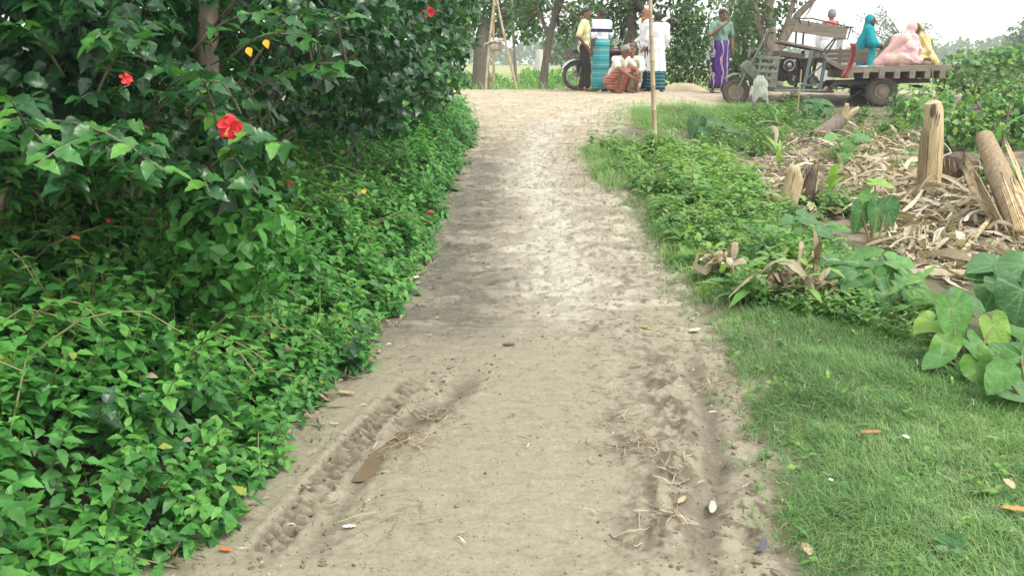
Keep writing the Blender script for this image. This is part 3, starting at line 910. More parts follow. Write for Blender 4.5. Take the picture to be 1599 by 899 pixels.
b = on_ground(at(325, 60, 4.05).x + .01, at(325, 60, 4.05).y)
tree('slim_tree', 'slim bare trunked tree rising through the hibiscus beside the open red flower', b,
     [(b - Vector((0, 0, .05)), .046), (at(327, 160, 4.05), .048), (at(324, 60, 4.05), .052), (at(326, -20, 4.05), .05), (at(330, -160, 4.05), .04), (at(335, -330, 4.05), .03)],
     [[(at(318, 70, 4.05), .014), (at(345, 30, 3.9), .011), (at(392, -25, 3.6), .007)], [(at(330, -160, 4.05), .02), (at(420, -300, 4), .01)]],
     [(at(335, -330, 4.05), (.9, .9, .5)), (at(430, -300, 4.2), (.7, .7, .4)), (at(230, -290, 4.05), (.7, .7, .4))], M_hib, .09, 900, (.1, .8), M_barkpale)
# slim tree at the field edge of the cross road, mid picture
b = base_at(847, 141, 19.6)
tree('roadside_tree', 'slim leaning roadside tree between the bamboo tripod and the motorcycle', b,
     [(b, .12)] + pts((851, 105, 19.6, .09), (858, 60, 19.6, .08), (866, 25, 19.6, .07), (876, -30, 19.5, .08), (882, -110, 19.5, .06)),
     [pts((866, 30, 19.6, .07), (880, -5, 19.4, .05), (905, -60, 19.3, .03)), pts((858, 60, 19.6, .05), (840, 15, 19.8, .04), (825, -40, 20, .025)), pts((870, 5, 19.5, .05), (892, 20, 19.2, .025), (910, 35, 19, .012))],
     [(at(830, 10, 20.2), (.6, .6, .5)), (at(880, -40, 19.4), (.9, .9, .55)), (at(905, 20, 19.6), (.42, .5, .42)), (at(835, -60, 20), (1.0, 1, .6)), (at(920, -60, 19.3), (.9, .9, .5)), (at(817, 45, 20.4), (.4, .5, .4)), (at(885, 55, 20), (.22, .3, .3))],
     M_tree, .12, 800, (.1, .95), M_bark)
# big dark tree wrapped in climbing leaves behind the white-robed men
b = base_at(985, 135, 21)
tree('leaf_covered_tree', 'large dark tree wrapped in climbing leaves behind the white robed men', b,
     [(b, .22)] + pts((985, 100, 21, .19), (983, 50, 21, .17), (985, 0, 21, .15), (990, -120, 21, .18)),
     [pts((985, 20, 21, .12), (1030, -30, 20.6, .08), (1070, -80, 20.5, .04)), pts((984, 10, 21, .12), (940, -30, 21, .08), (910, -80, 21, .05)), pts((985, -10, 21, .1), (1015, 30, 20.4, .05), (1050, 40, 20.2, .02))],
     [(at(965, -10, 21), (.9, .8, .6)), (at(1030, -20, 20.8), (1.0, .8, .7)), (at(1065, 20, 20.8), (.8, .7, .6)), (at(970, 45, 21.2), (.42, .5, .7)), (at(1000, 60, 21.3), (.45, .4, .7)), (at(1090, -30, 20.7), (.8, .8, .7)),
      (at(940, -60, 21), (1.2, 1, .6)), (at(1045, -80, 21), (1.5, 1.2, .7)), (at(1060, 70, 21), (.6, .5, .5)), (at(960, 100, 21.3), (.4, .4, .4)), (at(945, 25, 21.2), (.4, .5, .35))],
     M_tree, .13, 720, (.05, .95), M_bark)
for px, row, dp, cl_, lab in ((1065, 95, 20.2, [((1050, 80), (.55, .4, .5)), ((1085, 55), (.5, .4, .5)), ((1060, 120), (.6, .4, .32)), ((1095, 105), (.5, .4, .45)), ((1075, 30), (.4, .4, .4))], 'tall green roadside bush between the white robed men and the green shirted man'),
                              (1160, 95, 20.6, [((1165, 75), (.5, .4, .6)), ((1150, 110), (.5, .4, .4)), ((1190, 100), (.5, .4, .45)), ((1160, 40), (.4, .4, .4))], 'leafy roadside bush behind the three wheeler handlebar')):
    b = base_at(px, 135, dp)
    shrub('roadside_bush', lab, 'shrub', b, [(at(q[0], q[1], dp), r) for q, r in cl_], M_tree_pale if px > 1100 else M_tree, LEAF_OVATE, .11, 1500, (.2, 1.0), M_bark, 'roadside bushes', True, None, .03)
# several-stemmed tree behind the three wheeler
b = base_at(1208, 120, 19.0)
tree('forked_tree', 'grey forked tree with bare stems spreading behind the three wheeler', b,
     [(b, .24)] + pts((1208, 90, 19, .19), (1204, 60, 19, .115), (1201, 20, 19, .10), (1198, -60, 19, .08)),
     [pts((1205, 85, 19, .10), (1186, 40, 18.8, .085), (1175, 0, 18.7, .07), (1172, -70, 18.6, .06)), pts((1210, 88, 19, .09), (1228, 40, 18.9, .065), (1240, 0, 18.8, .055), (1250, -70, 18.7, .06)), pts((1214, 80, 19, .10), (1245, 25, 18.9, .08), (1275, -5, 18.8, .06), (1320, -50, 18.7, .04)),
      pts((1275, -5, 18.8, .03), (1262, 20, 18.6, .015), (1250, 40, 18.5, .006))],
     [(at(1185, -70, 18.8), (1.0, .9, .6)), (at(1260, -75, 18.8), (1.0, .9, .5)), (at(1150, -30, 19), (.6, .6, .45)), (at(1165, 20, 19.3), (.4, .4, .4)), (at(1190, 50, 19.4), (.26, .3, .4)), (at(1215, 15, 19.3), (.3, .3, .35)), (at(1180, 15, 18.8), (.3, .3, .3)), (at(1235, 5, 19), (.28, .3, .2)), (at(1200, 30, 18.7), (.18, .2, .25)), (at(1330, -95, 18.7), (.8, .8, .4)), (at(1220, 60, 19.4), (.16, .2, .25))],
     M_tree, .11, 900, (.1, .9), M_barkpale)
# mango tree standing out in the field
b = base_at(752, 128, 33)
tree('field_tree', 'thick trunked dark tree standing in the field beside the bamboo tripod', b,
     [(b, .42)] + pts((751, 108, 33, .33), (752, 80, 33, .31), (755, 55, 33, .3), (760, 30, 33, .22)),
     [pts((752, 80, 33, .2), (735, 62, 33, .13), (715, 45, 33, .08)), pts((756, 60, 33, .2), (785, 35, 33, .13), (820, 20, 33, .07)), pts((756, 50, 33, .18), (740, 10, 33, .12), (725, -30, 33, .06))],
     [(at(720, 20, 33), (1.0, 1, .8)), (at(760, 0, 33), (1.3, 1, .9)), (at(800, 20, 33), (1.0, 1, .6)), (at(825, 0, 33.3), (1, 1, .7)), (at(740, -50, 33), (2, 1.5, 1)), (at(800, -40, 33), (1.5, 1.2, .9)), (at(712, 62, 33), (.5, .6, .4)), (at(785, 48, 33), (.6, .6, .3)), (at(838, 45, 33.5), (.5, .5, .4))],
     M_tree, .2, 520, (.1, .9), M_bark)
# hazy trees farther out
far = [((905, 95), 70, [((905, 40), (2.5, 2, 3)), ((880, 70), (2, 2, 2)), ((925, 70), (2, 2, 2.2))], 'pale hazy tree far behind the motorcycle'),
       ((1150, 90), 60, [((1150, 30), (1.8, 1.5, 2)), ((1165, 0), (2, 1.5, 1.6)), ((1140, 60), (1.5, 1.5, 1.5))], 'pale hazy tree far behind the green shirted man'),
       ((1600, 92), 75, [((1600, 65), (1.8, 1.5, 1.6)), ((1615, 50), (1.6, 1.5, 1.5)), ((1588, 80), (1.2, 1.2, .9))], 'rounded hazy tree at the picture edge beyond the vines'),
       ((700, 96), 80, [((705, 60), (3, 2, 2)), ((690, 40), (3, 2, 2.5))], 'hazy tree beyond the end of the hibiscus row')]
for (px, row), dp, cs, lab in far:
    b = base_at(px, row, dp)
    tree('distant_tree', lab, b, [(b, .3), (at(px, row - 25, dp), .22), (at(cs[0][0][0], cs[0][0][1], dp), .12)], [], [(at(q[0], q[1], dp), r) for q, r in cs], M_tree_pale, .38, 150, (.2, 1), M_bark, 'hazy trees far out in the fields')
# thin feathery trees against the white sky
for px, row, dp, h, lab in ((1405, 84, 42, 3.2, 'feathery almost bare tree rising behind the pink veiled woman'), (1368, 84, 46, 2.4, 'thin sparse tree between the teal and pink women')):
    b = base_at(px, row, dp); root_l = []; cs = []
    top = b + Vector((.2, 0, h * .75)); tr = [(b, .12), (b.lerp(top, .5) + Vector((-.1, 0, 0)), .07), (top, .035)]
    for k in range(11):
        f = random.uniform(.3, .95); a = b.lerp(top, f); s = random.choice((-1, 1)); L = random.uniform(.8, 1.9)
        e = a + Vector((s * L, random.uniform(-.8, .8), L * random.uniform(.35, 1.0)))
        root_l.append([(a, .035), (a.lerp(e, .5) + Vector((0, 0, .1)), .022), (e, .008)])
        for t in (.6, .85, 1.05): cs.append((a.lerp(e, t), (.34, .34, .2)))
    tree('feathery_tree', lab, b, tr, root_l, cs, M_tree_pale, .13, 420, (.2, 1), M_bark, 'thin feathery trees against the sky', LEAF_LONG, twig=False)
# far wood that closes the fields
cl = Cloud()
n = 24000
th = rng.uniform(-.75, .75, n); dd_ = rng.uniform(200, 300, n)
hh = 6 + 3.6 * fbm(th * 16, th * 0, 301, 4) + 2.8 * vnoise(th * 60, th * 0, 303)
hh = np.where(th > .25, hh * .8, hh)
P = np.stack([np.sin(th) * dd_, np.cos(th) * dd_, .45 + hh * rng.random(n) ** .7], 1)
cl.add(P, rdir(n), rdir(n, .8), rng.uniform(.7, 1.5, n), rng.uniform(.1, .9, n))
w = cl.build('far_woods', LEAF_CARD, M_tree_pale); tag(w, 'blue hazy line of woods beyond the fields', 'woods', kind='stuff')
# crops and tussocks in the field
cl = Cloud()
for (pa, pb, ra, rb, n, s) in ((815, 900, 112, 136, 1500, .3), (700, 780, 118, 138, 900, .22), (780, 870, 130, 140, 700, .16), (890, 960, 118, 136, 700, .2)):
    for i in range(n):
        px = random.uniform(pa, pb); row = random.uniform(ra + 6, rb)
        v = (row - 449.5) / FPX; dep = 1.04 / max(SP + v * CP, .012)
        p = at(px, row, dep); p.z = float(H0(p.x, p.y)) + random.uniform(0, .45) * (.5 + .5 * math.sin(px * .3) ** 2)
        cl.add(np.array([tuple(p)]), rdir(1, .8), rdir(1, .5), s * random.uniform(.7, 1.3), random.uniform(.2, 1))
c_ = cl.build('field_crops', LEAF_LONG, M_weed); tag(c_, 'light green low crops growing in the field behind the road', 'crops', kind='stuff')

# ------------------------------------------------------------------ right side: grass, weeds, litter
def poly_world(pp): return [G0(*q)[:2] for q in pp]


def in_poly(x, y, P):
    ins = False; j = len(P) - 1
    for i in range(len(P)):
        if (P[i][1] > y) != (P[j][1] > y) and x < (P[j][0] - P[i][0]) * (y - P[i][1]) / (P[j][1] - P[i][1]) + P[i][0]: ins = not ins
        j = i
    return ins


def poly_pts(P, n):
    """n points spread evenly over a patch of ground"""
    P = np.array(P); lo = P.min(0); hi = P.max(0); out = []
    while len(out) < n:
        x = random.uniform(lo[0], hi[0]); y = random.uniform(lo[1], hi[1])
        if in_poly(x, y, P): out.append((x, y))
    return np.array(out)


def poly_reg(P, top, gap=-9):
    Q = poly_pts(P, 4000); Q = Q[vnoise(Q[:, 0] * 1.9, Q[:, 1] * 1.9, 431) + .5 * vnoise(Q[:, 0] * 5, Q[:, 1] * 5, 433) > gap].tolist()
    def f():
        x, y = random.choice(Q); return x, y, top(x, y)
    return f


def blades(name, label, XY, length, width, tint, bend=.6, m=None, tuft=None):
    """grass: every blade a bent tapering strip"""
    n = len(XY); x, y = XY[:, 0], XY[:, 1]
    z = H0(x, y)
    L = length * rng.uniform(.45, 1.3, n) * (1 + .35 * vnoise(x * 3, y * 3, 401) + .25 * vnoise(x * 11, y * 11, 402)); a = rng.uniform(0, 2 * np.pi, n) ; a = np.where(rng.random(n) < .4, 2.6 + 1.2 * vnoise(x * 2, y * 2, 403) + rng.normal(0, .5, n), a)
    h = np.stack([np.cos(a), np.sin(a), 0 * a], 1); s = np.stack([-np.sin(a), np.cos(a), 0 * a], 1)
    b = bend * rng.uniform(.4, 1.5, n)
    P = np.stack([x, y, z - .005], 1); V = []
    for t, w in ((0, 1), (.4, .85), (.75, .55), (1, 0)):
        ang = b * t * 1.3
        c = P + L[:, None] * (h * (np.sin(ang) * t)[:, None] + np.array([0, 0, 1.]) * (np.cos(ang) * t)[:, None])
        if w: V += [c - s * width * w / 2, c + s * width * w / 2]
        else: V += [c]
    V = np.stack(V, 1)
    F = np.array([(0, 1, 3), (0, 3, 2), (2, 3, 5), (2, 5, 4), (4, 5, 6)])
    F = (F[None] + (np.arange(n) * 7)[:, None, None]).reshape(-1, 3)
    T = np.clip(rng.uniform(*tint, n) + .3 * vnoise(x * 2.3, y * 2.3, 405) + .15 * vnoise(x * 9, y * 9, 407), 0, .88)
    T = np.where(rng.random(n) < .06 + .05 * vnoise(x * 4, y * 4, 409), rng.uniform(.92, 1, n), T)
    o = link_mesh(name, tri_mesh(name, V.reshape(-1, 3), F, {'tint': np.repeat(T, 7), 'rib': np.ones(n * 7)}), m or M_grass)
    return tag(o, label, 'grass', kind='stuff')


LAWN = poly_world(((1118, 492), (1290, 488), (1440, 530), (1599, 600), (1760, 640), (1900, 1000), (1290, 1000), (1215, 790), (1175, 640)))
Q = poly_pts(LAWN, 95000)
# the turf thins out towards the clay
keep = rng.random(len(Q)) < np.clip(.22 + (Q[:, 0] - XR(Q[:, 1]) + .16 * vnoise(Q[:, 0] * 5, Q[:, 1] * 5, 411)) * 2.6, .04, 1) * np.clip(.9 + 1.3 * fbm(Q[:, 0] * 3.5, Q[:, 1] * 3.5, 413), .25, 1)
blades('short_grass', 'fine short green grass of the verge at the right of the path', Q[keep], .066, .0025, (.1, .85), .98)
Q = np.stack([rng.uniform(2.2, 8.5, 26000), rng.uniform(2.2, 11.5, 26000)], 1); Q = Q[(Q[:, 0] > .62 * Q[:, 1] - .1) & (vnoise(Q[:, 0] * 1.5, Q[:, 1] * 1.5, 441) > -.5)]
blades('rough_grass', 'rough grass on the open ground beyond the banana litter', Q, .13, .006, (.1, .85), .8)
V1 = poly_world(((910, 236), (960, 222), (1010, 228), (1015, 262), (1000, 298), (940, 292)))
V2 = poly_world(((985, 172), (1060, 165), (1190, 163), (1215, 176), (1200, 196), (1060, 206), (1000, 204)))
V3 = poly_world(((1000, 300), (1070, 310), (1200, 370), (1300, 470), (1110, 480), (1040, 400)))
Q = np.concatenate([poly_pts(V1, 7000), poly_pts(V2, 18000), poly_pts(V3, 13000)]); Q = Q + rng.normal(0, 1, Q.shape) * (rng.random((len(Q), 1)) ** 2 * np.where(Q[:, 1:] > 12.3, .45, .14))
blades('verge_grass', 'bright green grass tufts where the path meets the cross road', Q, .11, .006, (.45, .86), .7)
Q = []
for i in range(420):   # lone tufts along both crumbling edges of the clay
    y = random.uniform(2.4, 14); s = random.random()
    x = float(XR(y)) + random.gauss(-.03, .08) if s < .7 else float(XL(y)) + random.gauss(0, .05)
    for k in range(9): Q.append((x + random.gauss(0, .018), y + random.gauss(0, .018)))
blades('edge_tufts', 'sparse grass tufts rooted along the crumbling path edges', np.array(Q), .06, .004, (.2, .85), .8)
Q = np.stack([rng.uniform(-16, 22, 16000), rng.uniform(19.3, 23.5, 16000)], 1)
blades('road_verge_grass', 'rough green grass on the far verge of the cross road', Q, .22, .018, (.3, .86), .6)

WEED = poly_world(((918, 226), (1000, 212), (1120, 262), (1200, 322), (1330, 410), (1460, 505), (1290, 500), (1140, 486), (1070, 430), (1020, 360), (985, 300)))
cl = Cloud(); st = MB()
top = lambda x, y: max(.03, .13 + .12 * float(vnoise(x * 2.1, y * 2.1, 421)))
shoots(poly_reg(WEED, top, -.12), 1250, .16, .062, (.3, 1), cl, st, (3, 5), .7)
WEEDB = poly_world(((1010, 225), (1110, 255), (1190, 315), (1150, 350), (1060, 320), (1030, 270)))
shoots(poly_reg(WEEDB, lambda x, y: .24), 420, .26, .10, (.4, 1), cl, st, (3, 5), .7)
WEED2 = poly_world(((1230, 385), (1330, 395), (1470, 500), (1599, 560), (1599, 620), (1450, 545), (1290, 505), (1150, 490)))
shoots(poly_reg(WEED2, lambda x, y: .10), 500, .12, .05, (.2, .8), cl, st, (3, 5), .8)
cl2 = Cloud(); shoots(poly_reg(WEED, lambda x, y: .2), 260, .24, .17, (.3, 1), cl2, st, (2, 4), .5); shoots(poly_reg(WEEDB, lambda x, y: .25), 130, .28, .2, (.5, 1), cl2, st, (2, 4), .4)
w = cl2.build('lance_weeds', LEAF_LONG, M_weed); tag(w, 'taller lance leaved weeds standing among the low ones beside the path', 'weeds', kind='stuff')
w = cl.build('low_weeds', LEAF_OVATE, M_weed); tag(w, 'low leafy green weeds crowding the right edge of the path', 'weeds', kind='stuff'); st.build('stems', M_stem, w)
cl = Cloud(); st = MB()
SP_ = poly_world(((1060, 200), (1240, 180), (1440, 190), (1599, 230), (1720, 420), (1500, 420), (1330, 370), (1180, 300)))
hot = [(1130, 232, 50), (1180, 235, 35), (1200, 190, 30), (1330, 235, 40), (1390, 210, 30), (1560, 290, 25), (1430, 260, 30), (1300, 330, 30), (1120, 215, 40), (1235, 170, 30)]
def spots():
    px, row, r = random.choice(hot); q = G0(px + random.gauss(0, r * .6), min(600, max(150, row + random.gauss(0, r * .25)))); return q[0], q[1], .16
shoots(spots, 900, .18, .07, (.1, .95), cl, st, (3, 5), .7)
SLOPE = poly_world(((1190, 172), (1300, 178), (1370, 182), (1300, 215), (1220, 225), (1100, 215)))
shoots(poly_reg(SLOPE, lambda x, y: .14), 260, .2, .08, (.1, .9), cl, st, (3, 5), .7)
shoots(poly_reg(SP_, lambda x, y: .08), 420, .13, .05, (.1, .9), cl, None, (2, 4), .7)
w = cl.build('scattered_weeds', LEAF_OVATE, M_weed); tag(w, 'scattered green weed patches growing through the dry banana litter', 'weeds', kind='stuff'); st.build('stems', M_stem, w)


def ribbons(XY, L, W, tint, curl=.9, lift=.05):
    """curled dry strips lying on the ground"""
    n = len(XY); k = 8
    L = rng.uniform(L[0], L[1], n); W = rng.uniform(W[0], W[1], n); a = rng.uniform(0, 2 * np.pi, n); c = rng.normal(0, curl, n)
    t = np.linspace(0, 1, k)
    ang = a[:, None] + c[:, None] * (t[None] - .5) * 2
    dx = np.cumsum(np.cos(ang), 1) / k * L[:, None]; dy = np.cumsum(np.sin(ang), 1) / k * L[:, None]
    x = XY[:, 0][:, None] + dx - dx.mean(1, keepdims=True); y = XY[:, 1][:, None] + dy - dy.mean(1, keepdims=True)
    z = H0(x, y) + .012 + lift * np.abs(rng.normal(0, 1, n))[:, None] * (.35 + np.abs(np.sin(t[None] * 3 * rng.uniform(.5, 1.5, n)[:, None] + rng.uniform(0, 6, n)[:, None])))
    w = W[:, None] * (np.sin(np.pi * np.clip(t * .9 + .05, 0, 1))[None] ** .45 * (1 + .28 * np.sin(t[None] * rng.uniform(8, 22, n)[:, None] + rng.uniform(0, 6, n)[:, None]))) / 2
    roll = rng.normal(0, .7, n)[:, None] + rng.normal(0, .8, n)[:, None] * (t[None] - .5)
    sx = -np.sin(ang) * np.cos(roll); sy = np.cos(ang) * np.cos(roll); sz = np.sin(roll)
    C = np.stack([x, y, z], 2); S = np.stack([sx, sy, sz], 2) * w[:, :, None]
    mid = C + np.array([0, 0, 1.]) * (.35 * w * rng.choice((-1, 1), n)[:, None])[:, :, None]
    V = np.stack([C - S, mid, C + S], 2)
    V[..., 2] = np.maximum(V[..., 2], H0(V[..., 0], V[..., 1]) + .004)
    F = []
    for i in range(k - 1):
        for j in range(2): F += [(i * 3 + j, i * 3 + j + 1, i * 3 + j + 4), (i * 3 + j, i * 3 + j + 4, i * 3 + j + 3)]
    F = (np.array(F)[None] + (np.arange(n) * k * 3)[:, None, None]).reshape(-1, 3)
    return V.reshape(-1, 3), F, {'tint': np.repeat(rng.uniform(*tint, n), k * 3), 'rib': np.ones(n * k * 3)}


cl = Cloud(); shoots(poly_reg(LAWN, lambda x, y: .035), 260, .05, .035, (.3, 1), cl, None, (1, 3), .9)
w = cl.build('lawn_weeds', LEAF_OVATE, M_weed); tag(w, 'tiny broad leaved weeds mixed into the short grass', 'weeds', kind='stuff')
n = 130; Q = poly_pts(LAWN, n); V, F, A = ribbons(Q, (.03, .10), (.0015, .004), (.3, .9), .5, .02); V[:, 2] += .025
w = link_mesh('dead_grass_bits', tri_mesh('dead_grass_bits', V, F, A), M_dry); tag(w, 'dead straw coloured bits caught in the short grass', 'dry grass', kind='stuff')
LIT1 = poly_world(((1330, 225), (1420, 215), (1490, 270), (1640, 310), (1680, 410), (1500, 455), (1390, 400), (1330, 330)))
LIT2 = poly_world(((1180, 235), (1330, 200), (1420, 235), (1440, 330), (1250, 345), (1170, 300)))
V, F, A = ribbons(np.concatenate([poly_pts(LIT1, 1500), poly_pts(LIT2, 480)]), (.10, .6), (.010, .055), (.25, 1), .7)
V2, F2, A2 = ribbons(np.concatenate([poly_pts(LIT1, 230), poly_pts(LIT2, 60)]), (.40, 1.0), (.02, .07), (.5, 1), .25, .09)
F = np.concatenate([F, F2 + len(V)]); V = np.concatenate([V, V2]); A = {k: np.concatenate([A[k], A2[k]]) for k in A}
lit = link_mesh('dry_leaf_litter', tri_mesh('dry_leaf_litter', V, F, A), M_dry); tag(lit, 'heap of torn dry banana leaves and sheaths strewn over the clearing', 'leaf litter', kind='stuff')
V, F, A = ribbons(np.concatenate([poly_pts(LIT1, 1600), poly_pts(LIT2, 900)]), (.04, .14), (.01, .04), (.0, 1), lift=.03)
lit = link_mesh('litter_scraps', tri_mesh('litter_scraps', V, F, A), M_dry); tag(lit, 'small crumbled scraps among the dry banana leaf litter', 'leaf litter', kind='stuff')
# fine straw, twigs and crumbs on the clay
n = 1700; y = rng.uniform(2.2, 13, n); u = np.where(rng.random(n) < .5, rng.beta(5, 1.3, n), rng.beta(1.3, 5, n)); x = XL(y) + u * (XR(y) - XL(y))
V, F, A = ribbons(np.stack([x, y], 1), (.01, .07), (.0015, .008), (.0, 1), lift=.004)
q = link_mesh('path_scraps', tri_mesh('path_scraps', V, F, A), M_dry); tag(q, 'fine straw bits and leaf crumbs trodden into the clay path', 'path litter', kind='stuff')

n = 520; y = rng.uniform(2.1, 13, n); x = XL(y) + rng.normal(.02, .07, n)
V, F, A = ribbons(np.stack([x, y], 1), (.02, .12), (.004, .022), (.0, .7), lift=.012); V[:, 2] += np.maximum(hzv(V[:, 0], V[:, 1]) - H0(V[:, 0], V[:, 1]), -.01)
q = link_mesh('bank_edge_litter', tri_mesh('bank_edge_litter', V, F, A), M_dry); tag(q, 'brown leaf litter and twigs along the foot of the left bank', 'path litter', kind='stuff')
n = 7000; y = 2.0 + 6.5 * rng.random(n) ** 1.3; u = rng.random(n); x = XL(y) + u * (XR(y) - XL(y)); z = hzv(x, y); r = rng.uniform(.0012, .0036, n) * (1 + (rng.random(n) < .05) * 1.2)
TV = np.array([(1, 0, 0), (-.8, .3, 0), (0, 1, .1), (.1, -1, 0), (0, 0, .8), (0, 0, -.7)]); TF = np.array([(0, 2, 4), (2, 1, 4), (1, 3, 4), (3, 0, 4), (2, 0, 5), (1, 2, 5), (3, 1, 5), (0, 3, 5)])
a = rng.uniform(0, 6.28, n); ca, sa = np.cos(a), np.sin(a); W = TV[None] * r[:, None, None] * rng.uniform(.7, 1.4, (n, 6, 1)); V = np.stack([x[:, None] + W[..., 0] * ca[:, None] - W[..., 1] * sa[:, None], y[:, None] + W[..., 0] * sa[:, None] + W[..., 1] * ca[:, None], z[:, None] + W[..., 2] + r[:, None] * .3], 2)
F = (TF[None] + (np.arange(n) * 6)[:, None, None]).reshape(-1, 3)
q = link_mesh('grit', tri_mesh('grit', V.reshape(-1, 3), F, {'tint': np.repeat(rng.uniform(0, .8, n), 6), 'rib': np.ones(n * 6)}), M_dry); tag(q, 'loose grit and clay crumbs scattered over the path', 'grit', kind='stuff')
# lumps of trodden mud beside the ruts
mb = MB()
for i in range(420):
    pl, sd2, sg = ((RUT_R, -.14, .07), (RUT_L, .09, .05), (RUT_L, -.08, .04), (RUT_R, .08, .05))[(0, 0, 1, 1, 2, 3)[i % 6]]
    k = random.randrange(len(pl) - 1); t = random.random(); q = pl[k] * (1 - t) + pl[k + 1] * t; d = pl[k + 1] - pl[k]; d = d / np.hypot(*d); o_ = sd2 + random.gauss(0, sg)
    x, y = q[0] - d[1] * o_, q[1] + d[0] * o_; r = random.choice((.003, .004, .005, .008)) * random.uniform(.7, 1.3)
    M = Matrix.Rotation(random.uniform(0, 6), 3, 'Z') @ Matrix.Rotation(random.uniform(-.5, .5), 3, 'X'); b0 = len(mb.v)
    mb.ball((x, y, hz(x, y) + r * .25), (r * random.uniform(.9, 1.9), r, r * random.uniform(.5, .8)), M, 6, 4)
    for v in range(b0, len(mb.v)): c = mb.v[v]; mb.v[v] = (c[0] + random.gauss(0, r * .16), c[1] + random.gauss(0, r * .16), c[2] + random.gauss(0, r * .12))
o = mb.build('mud_clods', mat('mud', (.21, .18, .125), (.12, .10, .07), 30, .9, .4), smooth=False); tag(o, 'crumbled lumps of mud lying along the wheel ruts', 'mud clods', kind='stuff')

# ------------------------------------------------------------------ banana trunks and stumps
def add_solid(o, t):
    m = o.modifiers.new('thickness', 'SOLIDIFY'); m.thickness = t; m.offset = 0; return o


def sheath(c, r, a0, a1, h, lean=(0, 0), jag=.15, flare=0.0, n=12, k=9):
    """one curved layer of a split banana trunk with a torn top edge"""
    V = []; F = []
    for i in range(k):
        t = i / (k - 1)
        for j in range(n):
            f = j / (n - 1); a = a0 + (a1 - a0) * f
            hh = h * (1 - jag * abs(math.sin(j * 2.1 + r * 90)) * t) * (1 - .5 * jag * (2 * f - 1) ** 2)
            rr = r * (1 + flare * t * t) * (1 + .03 * math.sin(j * 3.3))
            V.append((c[0] + rr * math.cos(a) + lean[0] * t * h, c[1] + rr * math.sin(a) + lean[1] * t * h, c[2] + hh * t - .04))
    for i in range(k - 1):
        for j in range(n - 1): F.append((i * n + j, i * n + j + 1, (i + 1) * n + j + 1, (i + 1) * n + j))
    return V, F


b = G(1243, 330)
root = empty('banana_stump', b, 'split banana stump with a pale outer sheath and dark rotten core', 'stump')
mb = MB(); mb.add(*sheath((-.06, 0, 0), .13, 2.3, 4.7, .58, (.16, 0), .3, -.1)); mb.add(*sheath((-.03, 0, 0), .10, 2.6, 4.3, .52, (.2, -.05), .45, .2))
add_solid(mb.build('outer_sheath', M_cream, root), .016)
mb = MB(); mb.add(*sheath((.05, .0, 0), .10, -2.2, 1.4, .62, (.04, 0), .35)); mb.add(*sheath((.06, -.02, 0), .07, -3, 2.2, .54, (.0, 0), .4)); mb.add(*sheath((.1, -.03, 0), .06, -2.5, 1.6, .32, (.1, -.1), .4, .3))
add_solid(mb.build('rotten_core', M_darkwood, root), .014)
mb = MB(); mb.add(*sheath((-.17, -.12, 0), .13, 3.4, 5.6, .24, (-.35, -.5), .3, .3))
o = add_solid(mb.build('fallen_sheath', M_cream, None), .012); o.location = b; tag(o, 'cream banana sheath curling on the ground at the left of the split stump', 'banana sheath')
b = G(1447, 300); tp = at(1443, 174, math.hypot(b.y, 0) * .985)
root = empty('banana_log', b, 'tall upright cream coloured cut banana trunk with rounded top', 'trunk')
axis = [Vector((0, 0, -.06)), Vector((.02, 0, .25)), Vector((.0, 0, .55)), Vector((-.035, 0, .80)), Vector((-.05, 0, .87)), Vector((-.055, 0, .895))]
mb = MB(); mb.tube(axis, [.12, .095, .09, .088, .075, .03], 16); mb.build('stem', M_cream, root)
for i, (a, h) in enumerate(((3.5, .72), (4.6, .85), (5.7, .6), (1.0, .7))):
    mb = MB(); mb.add(*sheath((.01, 0, 0), .108 - .004 * i, a - .55, a + .5, h, (-.05, 0), .2, -.1)); add_solid(mb.build('sheath', M_cream if i % 2 else M_fibre, root), .008)
mb = MB(); mb.ball((-.075, -.078, .80), (.03, .02, .07)); mb.build('rot_spot', M_darkwood, root)
b = G(1606, 385); top_ = G(1525, 330) + Vector((.0, .1, .72))
root = empty('leaning_banana_log', b, 'leaning frayed banana trunk with peeling brown and pale sheaths', 'trunk')
tv = Vector(top_) - b
M_ = tv.to_track_quat('Z', 'Y').to_matrix(); Lh = tv.length
mb = MB(); mb.tube([M_ @ Vector((0, 0, t * Lh)) for t in (-.06, .3, .6, .95)], [.12, .11, .10, .075], 14); mb.build('stem', M_fibre, root)
for i in range(15):
    a = i * .85; mb = MB(); Vv, Ff = sheath((0, 0, .02), .122 + .007 * (i % 4), a - .24, a + .28, Lh * random.uniform(.55, 1.12), (random.uniform(-.05, .08), random.uniform(-.08, .02)), .3, random.uniform(-.1, .25))
    mb.add([M_ @ Vector(v) for v in Vv], Ff); add_solid(mb.build('peeling_sheath', (M_fibre, M_cream, M_cream, M_darkwood)[i % 4], root), .008)
b = G(1490, 285)
root = empty('rotten_stump', b, 'dark rotten banana stump between the upright and the leaning trunk', 'stump')
mb = MB(); mb.tube([(0, 0, -.05), (.02, 0, .1), (.05, 0, .24), (.06, 0, .30)], [.2, .19, .16, .07], 14); mb.build('core', M_darkwood, root)
for i in range(6):
    a = 3.2 + i * .55; mb = MB(); mb.add(*sheath((.02, 0, 0), .2, a - .35, a + .35, random.uniform(.2, .42), (.1, -.05), .4, random.uniform(.1, .5))); add_solid(mb.build('torn_sheath', M_fibre if i % 2 else M_darkwood, root), .01)
b = G(1292, 216)
root = empty('uprooted_stump', b, 'grey uprooted tree stump with pale forked cut ends', 'stump')
mb = MB(); mb.tube([(-.25, -.1, .02), (-.05, 0, .1), (.15, .1, .22), (.26, .15, .3)], [.10, .12, .12, .1], 12); mb.build('root_wood', M_barkpale, root)
